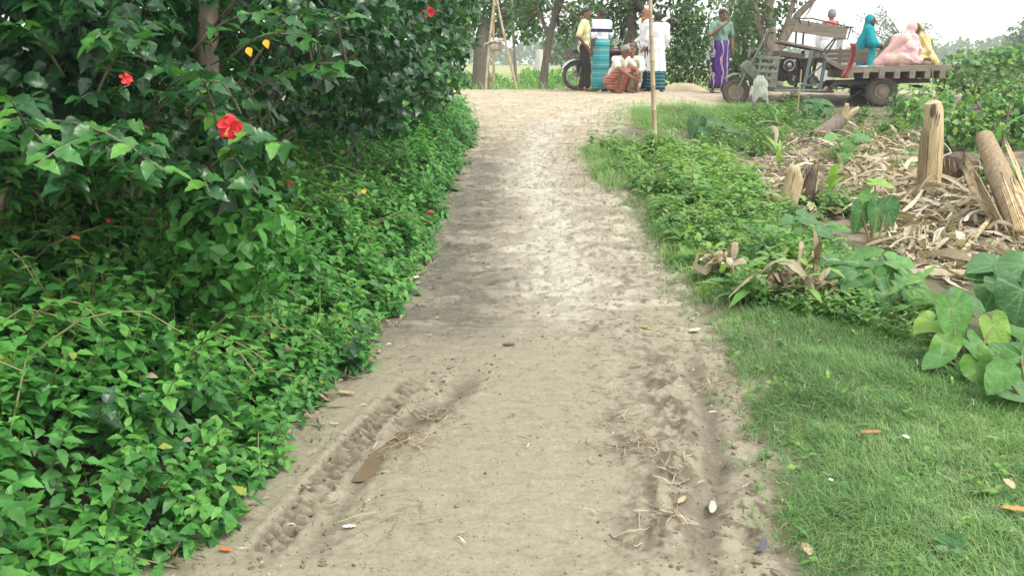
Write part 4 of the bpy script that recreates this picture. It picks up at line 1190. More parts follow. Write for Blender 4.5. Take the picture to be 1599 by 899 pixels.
mb = MB(); mb.tube([(.24, .1, .28), (.28, .08, .42), (.27, .04, .52)], [.06, .05, .03], 8); mb.tube([(.3, .14, .28), (.4, .1, .4), (.48, .08, .46)], [.06, .045, .03], 8); mb.build('forked_root', M_cream, root)
for i, (s, e) in enumerate((((1235, 222), (1308, 245)), ((1340, 262), (1362, 300)), ((1500, 405), (1560, 345)))):
    a = G(*s) + Vector((0, 0, .05)); c = G(*e) + Vector((0, 0, .09)); mb = MB(); mb.tube([(0, 0, 0), (c - a) * .5 + Vector((0, 0, .03)), c - a], [.022, .02, .014], 7)
    o = mb.build('fallen_stick', (M_barkpale, M_fibre, M_cream)[i]); o.location = a
    tag(o, ('thin grey stick lying in the weeds behind the split stump', 'brown stick poking up among the litter left of the upright trunk', 'pale split stick lying in litter below the leaning trunk')[i], 'stick')

# curled dry leaf bundles at the path edge
def dry_bundle(px, row, n, L, label, spread=.12, W=(.03, .08), tint=(.2, .9), lift=.06):
    b = G(px, row); XY = np.array([[b.x + random.gauss(0, spread), b.y + random.gauss(0, spread * .5)] for i in range(n)])
    V, F, A = ribbons(XY, L, W, tint, .6, lift); V[:, 2] += .07
    o = link_mesh('dry_leaf_bundle', tri_mesh('dry_leaf_bundle', V - np.array(tuple(b)), F, A), M_dry, smooth=True); o.location = b
    return tag(o, label, 'dry leaves')


dry_bundle(1128, 440, 26, (.12, .3), 'crumpled dry banana leaf bundle at the path edge', .07, (.03, .08), (.45, 1))
dry_bundle(1245, 475, 34, (.15, .5), 'long brown twisted dry leaf bundle lying in the grass', .13, (.02, .06), (.2, .8), .09)
dry_bundle(1205, 310, 16, (.15, .35), 'pale dry leaf scraps beside the split stump', .15, (.05, .12), (.6, 1))
for px, row, n, sp, lab in ((690, 650, 45, .075, 'dark wet straw tuft beside the left rut'), (640, 690, 60, .07, 'straw tuft at the upper end of the puddle'), (990, 705, 70, .085, 'largest straw tuft lying on the right side of the path'),
                            (975, 655, 30, .05, 'small straw tuft above the largest right one'), (1050, 745, 26, .06, 'straw scraps trailing into the right rut'), (1030, 815, 26, .07, 'scattered straw near the lower right of the path'), (1100, 600, 30, .04, 'clump of rotted straw in the upper right rut'),
                            (625, 805, 12, .06, 'few pale straw strands on the smooth clay'), (1010, 515, 16, .06, 'straw wisps on the pale middle of the path')):
    b = G(px, row); XY = np.array([[b.x + random.gauss(0, sp), b.y + random.gauss(0, sp * .8)] for i in range(n)])
    V, F, A = ribbons(XY, (.05, .17), (.002, .0055), (.1, .8), .10, .010)
    V[:, 2] += hzv(V[:, 0], V[:, 1]) - H0(V[:, 0], V[:, 1])
    o = link_mesh('straw_tuft', tri_mesh('straw_tuft', V - np.array(tuple(b)), F, A), M_dry); o.location = b; tag(o, lab, 'straw', 'straw tufts on the path')


# ------------------------------------------------------------------ broad leaved plants
def heart_mesh(seed, wav=.035, cup=.22, wide=1.0):
    rs = random.Random(seed); nA = 36
    A_ = np.array([0, 12, 35, 65, 95, 130, 155, 172, 180.]); R1 = np.array([1, .86, .66, .56, .54, .58, .52, .26, .08])
    V = [(0, 0, 0)]; rib = [0]; F = []
    rings = (.3, .62, .85, 1)
    for q in rings:
        for j in range(nA):
            f = 2 * math.pi * j / nA; dg = abs((math.degrees(f) + 180) % 360 - 180)
            r = float(np.interp(dg, A_, R1)) * q
            x = math.sin(f) * r * wide; y = math.cos(f) * r
            z = -cup * (y * abs(y)) * .8 + .28 * abs(x) ** 1.3 - cup * x * x + wav * q * q * (math.sin(f * 3 + seed) + .5 * math.sin(f * 5 + seed * 2))
            V.append((x, y, z))
            vd = min(abs(dg - a) for a in (0, 32, 62, 95, 140)); rib.append(math.radians(vd) * r * .9)
    for j in range(nA): F.append((0, 1 + j, 1 + (j + 1) % nA))
    for k in range(len(rings) - 1):
        for j in range(nA):
            a, b_, c, d = 1 + k * nA + j, 1 + k * nA + (j + 1) % nA, 1 + (k + 1) * nA + (j + 1) % nA, 1 + (k + 1) * nA + j
            F += [(a, c, b_), (a, d, c)]
    return np.array(V), np.array(F), np.array(rib)


HEARTS = [heart_mesh(i, .03 + .012 * (i % 3), .15 + .1 * (i % 3), (1, .85, 1.15)[i % 3]) for i in range(6)]


def broad_plant(label, base, leaves, cat='plant', group=None, name='taro_plant', stalk=True, m=None):
    """leaves: (px, row, nearer/farther offset in m, length, tip direction in the picture plane (degrees, 0 = up), tilt to the viewer 0..1, tint)"""
    base = Vector(base); root = empty(name, base, label, cat, group)
    dep0 = base.y * CP + (CAM_Z - base.z) * SP
    for (px, row, off, L, ang, face, ti) in leaves:
        c = at(px, row, dep0 + off); a = math.radians(ang)
        D = Vector((math.sin(a), -.35 * (1 - face) - .15, math.cos(a) * (.9 if face > .4 else .35))); D.normalize()
        N = Vector((random.gauss(0, .18), -face, 1.15 - face * .9 + .2)).normalized()
        N = (N - D * N.dot(D)).normalized(); X = D.cross(N)
        V, F, rb = random.choice(HEARTS)
        c0 = c - D * L * .25
        W = V[:, 0, None] * np.array(X) * L + V[:, 1, None] * np.array(D) * L + V[:, 2, None] * np.array(N) * L
        me = tri_mesh('leaf', W, F, {'tint': np.full(len(V), ti), 'rib': rb})
        lf = link_mesh('leaf', me, m or M_taro, root, True); lf.location = c0 - base
        if stalk:
            e = Vector((random.uniform(-.03, .03), random.uniform(-.03, .03), -.02)) - lf.location
            mb = MB(); mb.tube([e, e.lerp(Vector((0, 0, 0)), .55) + Vector((0, 0, .07 * L)), Vector((0, 0, -.004))], [.011, .008, .005], 6); mb.build('stalk', M_stem, lf)
    return root


broad_plant('taro plant with the large pale upright leaf above the grass', G(1500, 585), [(1488.0, 498.0, 0.0, 0.198, 172.0, 0.7, 0.72), (1472.0, 545.0, -0.05, 0.138, 215.0, 0.6, 0.85), (1510.0, 470.0, 0.1, 0.129, 120.0, 0.4, 0.5), (1500.0, 590.0, -0.1, 0.11, 150.0, 0.6, 0.6), (1448.0, 505.0, 0.05, 0.11, 250.0, 0.5, 0.95), (1462.0, 560.0, -0.1, 0.129, 230.0, 0.3, 0.6), (1535.0, 578.0, -0.15, 0.156, 150.0, 0.55, 0.85), (1555.0, 520.0, 0.05, 0.147, 165.0, 0.5, 0.95), (1525.0, 545.0, 0.0, 0.129, 140.0, 0.6, 0.7)], group='taro plants')
broad_plant('dark taro plant with wide overlapping leaves at the picture edge', G(1590, 560), [(1545.0, 415.0, 0.2, 0.204, 265.0, 0.3, 0.45), (1590.0, 420.0, 0.1, 0.221, 240.0, 0.3, 0.5), (1580.0, 455.0, 0.0, 0.221, 130.0, 0.5, 0.35), (1605.0, 470.0, -0.1, 0.238, 160.0, 0.5, 0.25), (1550.0, 455.0, 0.1, 0.187, 200.0, 0.35, 0.55), (1598.0, 520.0, -0.1, 0.187, 120.0, 0.5, 0.6), (1620.0, 430.0, 0.2, 0.221, 100.0, 0.3, 0.5), (1535.0, 430.0, 0.2, 0.17, 290.0, 0.3, 0.7)], group='taro plants')
broad_plant('low taro plant with drooping pale leaves below the dark one', G(1600, 640), [(1582.0, 603.0, 0.0, 0.18, 110.0, 0.6, 0.55), (1600.0, 570.0, 0.1, 0.162, 160.0, 0.6, 0.65), (1560.0, 590.0, -0.05, 0.117, 220.0, 0.5, 0.75), (1595.0, 555.0, 0.15, 0.18, 90.0, 0.4, 0.45)], group='taro plants')
broad_plant('sprawling broad leaved vine at the foot of the dry litter', G(1375, 480), [(1390.0, 462.0, -0.05, 0.168, 120.0, 0.55, 0.57), (1345.0, 410.0, 0.15, 0.143, 250.0, 0.35, 0.52), (1405.0, 408.0, 0.1, 0.134, 100.0, 0.4, 0.77), (1318.0, 420.0, 0.1, 0.151, 245.0, 0.3, 0.42), (1368.0, 440.0, 0.0, 0.126, 170.0, 0.5, 0.67), (1420.0, 440.0, 0.0, 0.151, 130.0, 0.45, 0.62), (1300.0, 405.0, 0.2, 0.134, 280.0, 0.3, 0.47), (1440.0, 450.0, 0.1, 0.143, 150.0, 0.5, 0.72), (1355.0, 395.0, 0.2, 0.134, 60.0, 0.5, 0.67), (1385.0, 425.0, 0.1, 0.151, 190.0, 0.4, 0.52), (1330.0, 440.0, 0.0, 0.126, 220.0, 0.4, 0.57), (1425.0, 470.0, -0.1, 0.118, 160.0, 0.5, 0.82)], group='sprawling broad leaved vines', name='leafy_vine')
broad_plant('broad leaved vine climbing over the foot of the split stump', G(1260, 400), [(1230.0, 345.0, 0.1, 0.117, 240.0, 0.4, 0.55), (1260.0, 340.0, 0.1, 0.126, 120.0, 0.4, 0.5), (1285.0, 360.0, 0.05, 0.135, 140.0, 0.4, 0.45), (1215.0, 365.0, 0.0, 0.108, 250.0, 0.4, 0.7), (1250.0, 375.0, -0.05, 0.126, 190.0, 0.5, 0.65), (1300.0, 385.0, 0.0, 0.135, 110.0, 0.4, 0.55), (1275.0, 390.0, -0.05, 0.108, 180.0, 0.5, 0.75), (1195.0, 355.0, 0.1, 0.108, 280.0, 0.3, 0.65), (1240.0, 395.0, -0.1, 0.108, 210.0, 0.5, 0.6), (1310.0, 355.0, 0.15, 0.117, 90.0, 0.4, 0.65)], group='sprawling broad leaved vines', name='leafy_vine')
broad_plant('young plant with large hanging leaves in front of the litter', G(1365, 385), [(1342, 338, .0, .19, 190, .8, .45), (1370, 335, -.02, .2, 180, .8, .55), (1387, 330, .0, .18, 165, .8, .35), (1375, 286, .05, .16, 100, .3, .95), (1352, 310, .05, .14, 220, .6, .8)], name='leafy_sapling')
broad_plant('dark broad leaf plant among the weeds behind the bamboo pole', G(1110, 225), [(1086, 198, .0, .26, 200, .7, .15), (1115, 192, .0, .26, 95, .3, .3), (1142, 203, -.05, .24, 110, .4, .25), (1100, 212, -.1, .2, 190, .5, .3)], name='broad_leaf_plant')
broad_plant('grey green broad leaf plant in front of the three wheeler', G(1275, 186), [(1270, 165, .0, .26, 250, .5, .3), (1285, 160, .05, .26, 80, .4, .4), (1275, 175, -.1, .22, 190, .6, .25), (1290, 172, -.05, .22, 140, .5, .35), (1265, 158, .1, .2, 300, .4, .35)], name='broad_leaf_plant')
broad_plant('light green broad leaf plant beside the uprooted stump', G(1325, 258), [(1300, 215, .1, .2, 270, .3, .75), (1325, 232, .0, .22, 180, .7, .7), (1345, 215, .05, .2, 90, .4, .65), (1318, 245, -.05, .16, 220, .5, .8)], name='broad_leaf_plant')
broad_plant('small round leaf plant in the near corner of the grass', G(1482, 868), [(1482, 853, .0, .06, 100, .6, .5), (1490, 845, .02, .06, 40, .6, .4), (1474, 842, .02, .05, 300, .5, .6), (1500, 862, -.02, .05, 130, .6, .5)], name='broad_leaf_plant')


def sprout(label, px, row, h, n, tint=.75):
    """young banana shoot: long blades fanning up"""
    b = G(px, row); root = empty('banana_sprout', b, label, 'plant', 'banana sprouts in the clearing')
    mb = MB(); mb.tube([(0, 0, -.03), (0, 0, h * .35)], [.018, .012], 7); mb.build('stem', M_stem, root)
    cl = Cloud()
    for i in range(n):
        a = random.uniform(0, 6.28); cl.add(np.array([[0, 0, h * (.2 + .5 * i / n)]]), np.array([[math.cos(a) * .45, math.sin(a) * .45, 1.]]), np.array([[math.cos(a), math.sin(a), .4]]) * -1, h * random.uniform(.5, .8), tint, .8)
    cl.build('foliage', LEAF_LONG, M_taro, root); return root


sprout('pale thin banana shoot standing left of the split stump', 1216, 268, .42, 4, .95)
sprout('yellow green banana shoot right of the split stump', 1292, 318, .38, 5, .95)
sprout('small banana shoot in the weeds below the cart', 1215, 205, .4, 4, .8)
sprout('banana shoot beside the leaning trunk top', 1552, 262, .65, 5, .8)
sprout('narrow banana shoot behind the upright trunk', 1468, 215, .5, 4, .7)

# bushes on the bank at the right
for px, row, dep, cs, lab, mt in ((1490, 225, 12.6, [((1465, 185), (.45, .4, .3)), ((1500, 175), (.5, .4, .35)), ((1520, 205), (.5, .4, .3)), ((1475, 215), (.4, .3, .2))], 'leafy green bush behind the upright banana trunk', M_weed),
                                 (1575, 215, 12.8, [((1560, 165), (.5, .5, .4)), ((1595, 175), (.6, .5, .4)), ((1580, 205), (.6, .5, .3)), ((1625, 160), (.6, .5, .5))], 'dense green bush at the picture edge above the leaning trunk', M_weed),
                                 (1430, 188, 14.6, [((1420, 165), (.4, .4, .26)), ((1445, 160), (.45, .4, .3)), ((1410, 180), (.4, .3, .2))], 'low green bush behind the cart wheel', M_weed),
                                 (1540, 150, 15.5, [((1500, 135), (.5, .5, .35)), ((1540, 130), (.6, .5, .35)), ((1580, 132), (.6, .5, .35)), ((1620, 125), (.6, .5, .4))], 'spreading green bush below the wooden rail', M_tree_pale)):
    b = base_at(px, row, dep)
    shrub('bank_bush', lab, 'shrub', b, [(at(q[0], q[1], dep), r) for q, r in cs], mt, LEAF_OVATE, .10, 1150, (.2, 1.0), M_bark, 'green bushes on the right bank', True, None, .012)
b = base_at(1560, 128, 19.5)
shrub('bean_vine', 'yellow green bean vine heaped along the wooden rail', 'vine', b, [(at(q[0], q[1], 19.3), r) for q, r in (((1510, 98), (.6, .4, .22)), ((1545, 92), (.6, .4, .25)), ((1580, 92), (.6, .4, .3)), ((1610, 96), (.6, .4, .3)), ((1560, 110), (.8, .4, .25)), ((1490, 118), (.5, .4, .25)))],
      M_taro, LEAF_CARD, .12, 1200, (.35, 1), M_stem)

# ------------------------------------------------------------------ bamboo, rail, small fixtures
def pole(name, label, cat, a, b_, r, m=M_bamboo, nodes=True, group=None, bow=0.0):
    """bamboo or wooden pole with node rings"""
    a = Vector(a); b_ = Vector(b_); d = b_ - a; mb = MB(); P = []; Rr = []; n = max(2, int(d.length / .32))
    side = d.cross(Vector((0, 1, 0))).normalized()
    for i in range(n):
        t = i / n
        for f, q in ((0, 1.22 if nodes else 1), (.04, 1.0), (.94, .97)):
            u = t + f / n; P.append(d * u + side * bow * math.sin(u * math.pi)); Rr.append((r * (1 - .3 * u)) * q)
    mb.tube(P, Rr, 8); o = mb.build(name, m); o.location = a; return tag(o, label, cat, group)


b = G(1024, 243); dp = b.y * CP + (CAM_Z - b.z) * SP
pole('bamboo_pole', 'tall bare bamboo pole standing in the weeds beside the path', 'pole', b - Vector((0, 0, .05)), at(1013, -60, dp * .985), .034)
tb = lambda px, d: base_at(px, 141, d)
tripod = empty('bamboo_tripod', tb(775, 19.5), 'tripod of three bamboo poles standing on the far road verge', 'tripod')
for px, d, top in ((758, 19.4, (778, -40)), (772, 20.0, (773, -45)), (808, 19.3, (769, -40))):
    lg = pole('leg', None, None, tb(px, d) - tripod.location, at(top[0], top[1], 19.5) - tripod.location, .032, bow=.03); lg.parent = tripod
c = at(772, 74, 19.5)
mb = MB()
for i in range(7):
    a = i * .9; mb.tube([(math.cos(a) * .2 - .05, math.sin(a) * .12, -.1 + .04 * i), (math.cos(a + 1) * .14, math.sin(a + 1) * .1, .0 + .03 * i), (math.cos(a + 2) * .2 + .05, math.sin(a + 2) * .1, -.05 + .04 * i)], [.02, .035, .018], 7)
mb.ball((0, 0, .02), (.17, .12, .12)); o = mb.build('cloth_bundle', mat('striped_rag', (.62, .56, .48), (.16, .11, .08), 14, .9)); o.location = c; tag(o, 'brown and white bundle tied in the bamboo tripod', 'bundle')
pole('pale_post', 'thin pale pole standing right of the bamboo tripod', 'pole', base_at(807, 138, 24), at(797, -40, 24), .05, M_barkpale, False)
pole('concrete_post', 'short pale concrete post far behind the slim tree', 'post', base_at(842, 116, 50), at(842, 78, 50), .3, mat('concrete', (.5, .48, .44), (.4, .38, .34), 5, .9), False)
root_p = base_at(1480, 118, 19.4)
r0 = empty('wooden_rail', at(1480, 105, 19.4), 'weathered dark wooden rail on posts running out past the cart', 'rail')
mb = MB(); a = at(1462, 106, 19.2) - r0.location; c = at(1700, 97, 19.9) - r0.location; mb.beam(a, c, .35, .045); mb.build('plank', M_bark, r0)
for px in (1480, 1545, 1612):
    q = at(px, 104, 19.4) - r0.location; mb = MB(); gq = base_at(px, 130, 19.4) - r0.location; mb.tube([Vector((q.x, q.y, gq.z)), q], .045, 7); mb.build('post', M_bark, r0)
for px, row, h, lab in ((1585, 225, 1.0, 'thin stick standing among the right edge bushes'), (1562, 245, .8, 'short stick standing beside the leaning trunk')):
    b = G(px, row); pole('thin_stick', lab, 'stick', b, b + Vector((.03, 0, h)), .014, M_barkpale, False)
b = G(1173, 178)
pole('wooden_stake', 'short grey stake carrying a torn plastic bag beside the front wheel', 'stake', b, b + Vector((.12, .0, .62)), .045, M_barkpale, False)
b2_ = G(1244, 186); pole('garden_stake', 'thin bamboo stake in front of the three wheeler', 'stake', b2_, b2_ + Vector((.01, 0, .85)), .016)
# torn plastic bag
m, nt, p = new_mat('white_plastic'); p.inputs['Base Color'].default_value = (.62, .64, .58, 1); p.inputs['Roughness'].default_value = .35
tr = nt.nodes.new('ShaderNodeBsdfTranslucent'); tr.inputs[0].default_value = (.7, .72, .66, 1); ms = nt.nodes.new('ShaderNodeMixShader'); ms.inputs[0].default_value = .4
nt.links.new(p.outputs[0], ms.inputs[1]); nt.links.new(tr.outputs[0], ms.inputs[2]); nt.links.new(ms.outputs[0], nt.nodes['Material Output'].inputs[0])
V = []; F = []
for i in range(11):
    for j in range(22):
        t = i / 10; a = 2 * math.pi * j / 22
        w = .05 + .11 * sstep(0, .35, t) + .015 * math.sin(t * 9)
        cr = .018 * math.sin(a * 5 + t * 7) + .012 * math.sin(a * 9 - t * 11)
        V.append(((w + cr) * math.cos(a) + .05 * t, (w * .38 + cr) * math.sin(a) - .03, .42 - t * (.40 + .07 * math.sin(a * 2 + 1) + .03 * math.sin(a * 7))))
        if i < 10: F.append((i * 22 + j, i * 22 + (j + 1) % 22, (i + 1) * 22 + (j + 1) % 22, (i + 1) * 22 + j))
o = MB().add(V, F).build('plastic_bag', m); o.scale = (.78, .8, 1.0); o.location = b + Vector((.10, -.02, .24)); tag(o, 'translucent white plastic bag hung over the grey stake', 'plastic bag')

# ------------------------------------------------------------------ three wheeled motor cart
M_plank = mat('weathered_plank', (.30, .26, .205), (.15, .12, .09), 7, .85, .4, (.5, 4, 4), mid=(.235, .20, .155))
M_plankd = mat('old_dark_plank', (.17, .14, .11), (.09, .075, .06), 7, .9, .4, (.5, 4, 4))
M_green = mat('faded_green_paint', (.20, .255, .20), (.13, .13, .095), 10, .7, .2)
M_teal = mat('faded_teal_paint', (.10, .185, .18), (.15, .14, .11), 11, .6, .2)
M_iron = mat('greasy_iron', (.035, .033, .03), (.075, .062, .05), 14, .55, .3, metal=.4)
M_tyre = mat('dusty_tyre', (.13, .115, .095), (.07, .065, .058), 12, .95, .3)
M_rim = mat('rusty_rim', (.26, .19, .13), (.33, .29, .24), 12, .7, .2, metal=.3)
M_steel = mat('worn_steel', (.42, .41, .38), (.3, .27, .23), 20, .4, 0, metal=.7)

S_ = .01247
CZ = float(H0(6.0, 16.6))
c0 = at(1270, 166, 16.6)
cart = empty('motor_cart', (c0.x, c0.y, CZ), 'weathered three wheeled wooden motor cart with people sitting on its plank bed', 'motor cart', rz=R_(-6))


def cx(px): return (px - 1270) * S_ * (.86 if px > 1270 else 1)
def czz(row): return (165 - row) * S_


def cart_wheel(x, y, R, w):
    t = MB(); t.ring((0, 0, 0), R - w * .52, w * .52, n=36, m=10, flat=1.1)
    for k in range(36):
        a = 2 * math.pi * k / 36; M = Matrix.Rotation(-a, 3, 'Y')
        t.box(M @ Vector((R - .008, (.3 if k % 2 else -.3) * w, 0)), (.02, w * .5, .022), M)
    o = t.build('wheel', M_tyre, cart); o.location = (x, y, R)
    d = MB(); d.disc((0, 0, 0), R - w * .95, w * .5); d.tube([(0, -w * .48, 0), (0, w * .48, 0)], R * .22, 16)
    for k in range(5):
        a = 2 * math.pi * k / 5; d.ball((math.cos(a) * R * .38, -w * .27, math.sin(a) * R * .38), .02, n=6, m=4)
    d.ring((0, -w * .27, 0), R - w * 1.05, .014, n=28, m=6); d.build('rim', M_rim, o)
    return o


cart_wheel(cx(1150), .0, .262, .115)
for y in (-.52, .52): cart_wheel(cx(1371), y, .295, .16)
RZ = .295
# front fork, mudguard, lamp, handlebar
m_ = MB(); f0 = Vector((cx(1150), 0, .275)); h0 = Vector((cx(1186), 0, czz(70)))
for s in (-.1, .1): m_.tube([f0 + Vector((0, s, 0)), f0 + Vector((.18, s, .42)), h0 + Vector((0, s * .7, 0))], [.022, .024, .024], 8)
m_.tube([f0 + Vector((0, -.12, 0)), f0 + Vector((0, .12, 0))], .02, 8); m_.beam(f0 + Vector((.18, -.12, .42)), f0 + Vector((.18, .12, .42)), .05, .04); m_.beam(h0 + Vector((0, -.1, 0)), h0 + Vector((0, .1, 0)), .05, .04)
m_.build('fork', M_green, cart)
m_ = MB(); V = []; F = []
for i in range(10):
    a = R_(20 + 13 * i)
    for j, y in enumerate((-.09, -.05, .05, .09)): V.append((f0.x + (.34 - (.03 if j in (0, 3) else 0)) * math.cos(a), y, .275 + (.34 - (.03 if j in (0, 3) else 0)) * math.sin(a)))
    if i:
        for j in range(3): F.append(((i - 1) * 4 + j, (i - 1) * 4 + j + 1, i * 4 + j + 1, i * 4 + j))
add_solid(MB().add(V, F).build('mudguard', M_green, cart), .008)
m_ = MB(); hb = Vector((cx(1192), 0, czz(52))); m_.tube([h0, hb], .022, 8)
m_.tube([hb + Vector((.12, -.42, -.02)), hb + Vector((.05, -.3, .03)), hb + Vector((0, -.12, .0)), hb + Vector((0, .12, .0)), hb + Vector((.05, .3, .03)), hb + Vector((.12, .42, -.02))], .015, 8)
hbar = m_.build('handlebar', M_steel, cart)
m_ = MB()
for s in (-1, 1): m_.tube([hb + Vector((.12, .42 * s, -.02)), hb + Vector((.2, .45 * s, -.04))], .021, 8)
m_.build('grips', M_iron, hbar)
m_ = MB(); hl = Vector((cx(1172), 0, czz(86))); m_.tube([hl + Vector((-.06, 0, 0)), hl + Vector((-.05, 0, 0)), hl + Vector((.02, 0, 0)), hl + Vector((.07, 0, 0))], [.085, .09, .07, .03], 16); hl_o = m_.build('headlight', M_iron, cart)
m_ = MB(); m_.ball(hl + Vector((-.058, 0, 0)), (.02, .078, .078)); m_.build('lens', M_steel, hl_o)
# front cowl panel with slats
m_ = MB()
for (x1, x2) in ((1176, 1180), (1203, 1207)):
    for y in (-.36, .36): m_.beam((cx(x1), y, czz(137)), (cx(x2), y, czz(90)), .04, .04)
for row in (92, 102, 112, 122, 133):
    for y in (-.375, .375): m_.beam((cx(1177), y, czz(row)), (cx(1206), y, czz(row + 2)), .02, .055)
for row in (92, 134): m_.beam((cx(1178), -.36, czz(row)), (cx(1178), .36, czz(row)), .035, .035); m_.beam((cx(1205), -.36, czz(row)), (cx(1205), .36, czz(row)), .035, .035)
m_.build('slatted_cowl', M_green, cart, smooth=False, bevel=.004)
m_ = MB(); m_.beam((cx(1168), 0, czz(120)), (cx(1178), 0, czz(110)), .3, .5); m_.build('front_panel', M_green, cart, smooth=False, bevel=.01)
# chassis beams and running board
m_ = MB()
for y in (-.34, .34):
    m_.beam((cx(1195), y, czz(138)), (cx(1284), y, czz(142)), .06, .07); m_.beam((cx(1284), y, czz(142)), (cx(1300), y, czz(128)), .06, .07); m_.beam((cx(1295), y, czz(130)), (cx(1455), y, czz(126)), .07, .08)
for px in (1205, 1255, 1300, 1345, 1395, 1445): m_.beam((cx(px), -.34, czz(135)), (cx(px), .34, czz(135)), .05, .05)
m_.build('chassis', M_plankd, cart, smooth=False, bevel=.005)
m_ = MB(); m_.box((cx(1240), -.36, czz(141)), (.95, .2, .04)); m_.build('running_board', M_green, cart, smooth=False, bevel=.005)
m_ = MB(); m_.tube([(cx(1371), -.56, RZ), (cx(1371), .56, RZ)], .045, 10); m_.ball((cx(1371), 0, RZ), (.15, .13, .13)); m_.tube([(cx(1371), 0, RZ), (cx(1245), 0, czz(125))], .03, 8)
for y in (-.34, .34):
    for k in range(3): m_.tube([(cx(1371) - .42 + .06 * k, y, RZ + .16 - .02 * k), (cx(1371), y, RZ + .05 - .02 * k), (cx(1371) + .42 - .06 * k, y, RZ + .16 - .02 * k)], .018, 6)
m_.tube([(cx(1340), -.45, czz(140)), (cx(1315), -.45, czz(155))], .018, 6)
m_.build('axle', M_iron, cart)
# engine
m_ = MB(); m_.box((cx(1226), 0, czz(113)), (.34, .34, .36)); m_.box((cx(1250), 0, czz(112)), (.24, .3, .46)); m_.tube([(cx(1224), -.26, czz(104)), (cx(1224), .26, czz(104))], .13, 18); m_.tube([(cx(1232), -.26, czz(126)), (cx(1232), -.17, czz(126))], .10, 16)
m_.tube([(cx(1215), -.2, czz(95)), (cx(1210), -.22, czz(108)), (cx(1218), -.24, czz(128))], .025, 8)
eng = m_.build('engine', M_iron, cart, bevel=.012)
m_ = MB(); m_.ring((cx(1224), -.27, czz(104)), .10, .016); m_.ball((cx(1224), -.265, czz(104)), (.05, .02, .05)); m_.ball((cx(1232), -.27, czz(124)), (.03, .02, .05)); m_.build('flywheel', M_steel, eng)
m_ = MB(); m_.box((cx(1226), 0, czz(89)), (.5, .6, .10), Matrix.Rotation(R_(8), 3, 'Y')); m_.build('engine_cover', M_plankd, cart, smooth=False, bevel=.01)
m_ = MB()
for a, b_, c_ in (((1212, -.24, 96), (1222, -.30, 112), (1240, -.26, 128)), ((1236, -.25, 92), (1246, -.33, 108), (1262, -.30, 120)), ((1190, -.05, 56), (1182, -.12, 84), (1200, -.2, 108)), ((1195, .1, 56), (1186, -.1, 90), (1215, -.22, 118)), ((1255, -.25, 118), (1290, -.42, 138), (1330, -.46, 132))):
    q = [Vector((cx(p_), y_, czz(r_))) for p_, y_, r_ in (a, b_, c_)]; m_.tube([q[0], q[0].lerp(q[1], .5) + Vector((0, -.02, -.02)), q[1], q[1].lerp(q[2], .5) + Vector((.01, -.01, -.03)), q[2]], .011, 6)
m_.build('hoses', M_iron, eng)
m_ = MB(); m_.tube([(cx(1262), -.30, czz(126)), (cx(1262), .1, czz(126))], [.085, .085], 14); m_.build('fuel_can', mat('blue_grey_can', (.12, .17, .20), (.16, .12, .09), 12, .6), cart)
m_ = MB()
m_.tube([(cx(1444), -.75, czz(108)), (cx(1446), -.76, czz(122)), (cx(1450), -.74, czz(131))], .012, 5); m_.build('rope', mat('frayed_rope', (.3, .25, .17), (.2, .16, .1), 20, .9), bed) if False else m_.build('rope', mat('frayed_rope', (.3, .25, .17), (.2, .16, .1), 20, .9), cart)
# driver's board, posts and tipped-up back rest
m_ = MB(); m_.beam((cx(1207), 0, czz(69)), (cx(1272), 0, czz(82)), .74, .045); m_.build('seat_board', M_plank, cart, smooth=False, bevel=.006)
for px0, px1, y, r0_, r1_ in ((1246, 1254, -.36, 140, 82), (1246, 1254, .36, 140, 82), (1270, 1276, -.38, 140, 88), (1270, 1276, .38, 140, 88)):
    m_ = MB(); m_.beam((cx(px0), y, czz(r0_)), (cx(px1), y, czz(r1_)), .05, .06); m_.build('post', M_teal, cart, smooth=False, bevel=.005)
m_ = MB(); m_.beam((cx(1246), -.37, czz(133)), (cx(1272), -.39, czz(133)), .04, .03); m_.beam((cx(1246), -.37, czz(126)), (cx(1276), -.385, czz(100)), .03, .03); m_.build('brace', M_teal, cart, smooth=False)
m_ = MB(); m_.beam((cx(1226), -.30, czz(47)), (cx(1308), -.34, czz(58)), .04, .21); m_.beam((cx(1226), -.30, czz(40)), (cx(1226), .30, czz(40)), .04, .12)
br = m_.build('backrest', M_plank, cart, smooth=False, bevel=.006)
m_ = MB()
m_.tube([(cx(1226), -.32, czz(36)), (cx(1250), -.33, czz(36)), (cx(1310), -.36, czz(49)), (cx(1318), -.36, czz(50))], .014, 6); m_.tube([(cx(1226), .28, czz(34)), (cx(1312), .32, czz(48))], .014, 6)
for px in (1232, 1245, 1258, 1271, 1284, 1297): m_.tube([(cx(px), -.33, czz(36 + (px - 1232) * .16)), (cx(px + 3), -.33, czz(44 + (px - 1232) * .16))], .01, 5)
m_.tube([(cx(1314), -.36, czz(49)), (cx(1310), -.36, czz(66)), (cx(1290), -.36, czz(66))], .014, 6); m_.tube([(cx(1290), -.36, czz(66)), (cx(1276), -.38, czz(88))], .018, 6); m_.tube([(cx(1240), -.34, czz(56)), (cx(1240), -.34, czz(74))], .02, 6); m_.tube([(cx(1240), .3, czz(54)), (cx(1240), .3, czz(74))], .02, 6); m_.tube([(cx(1306), .3, czz(60)), (cx(1282), .36, czz(88))], .018, 6)
m_.build('rail', M_iron, br)
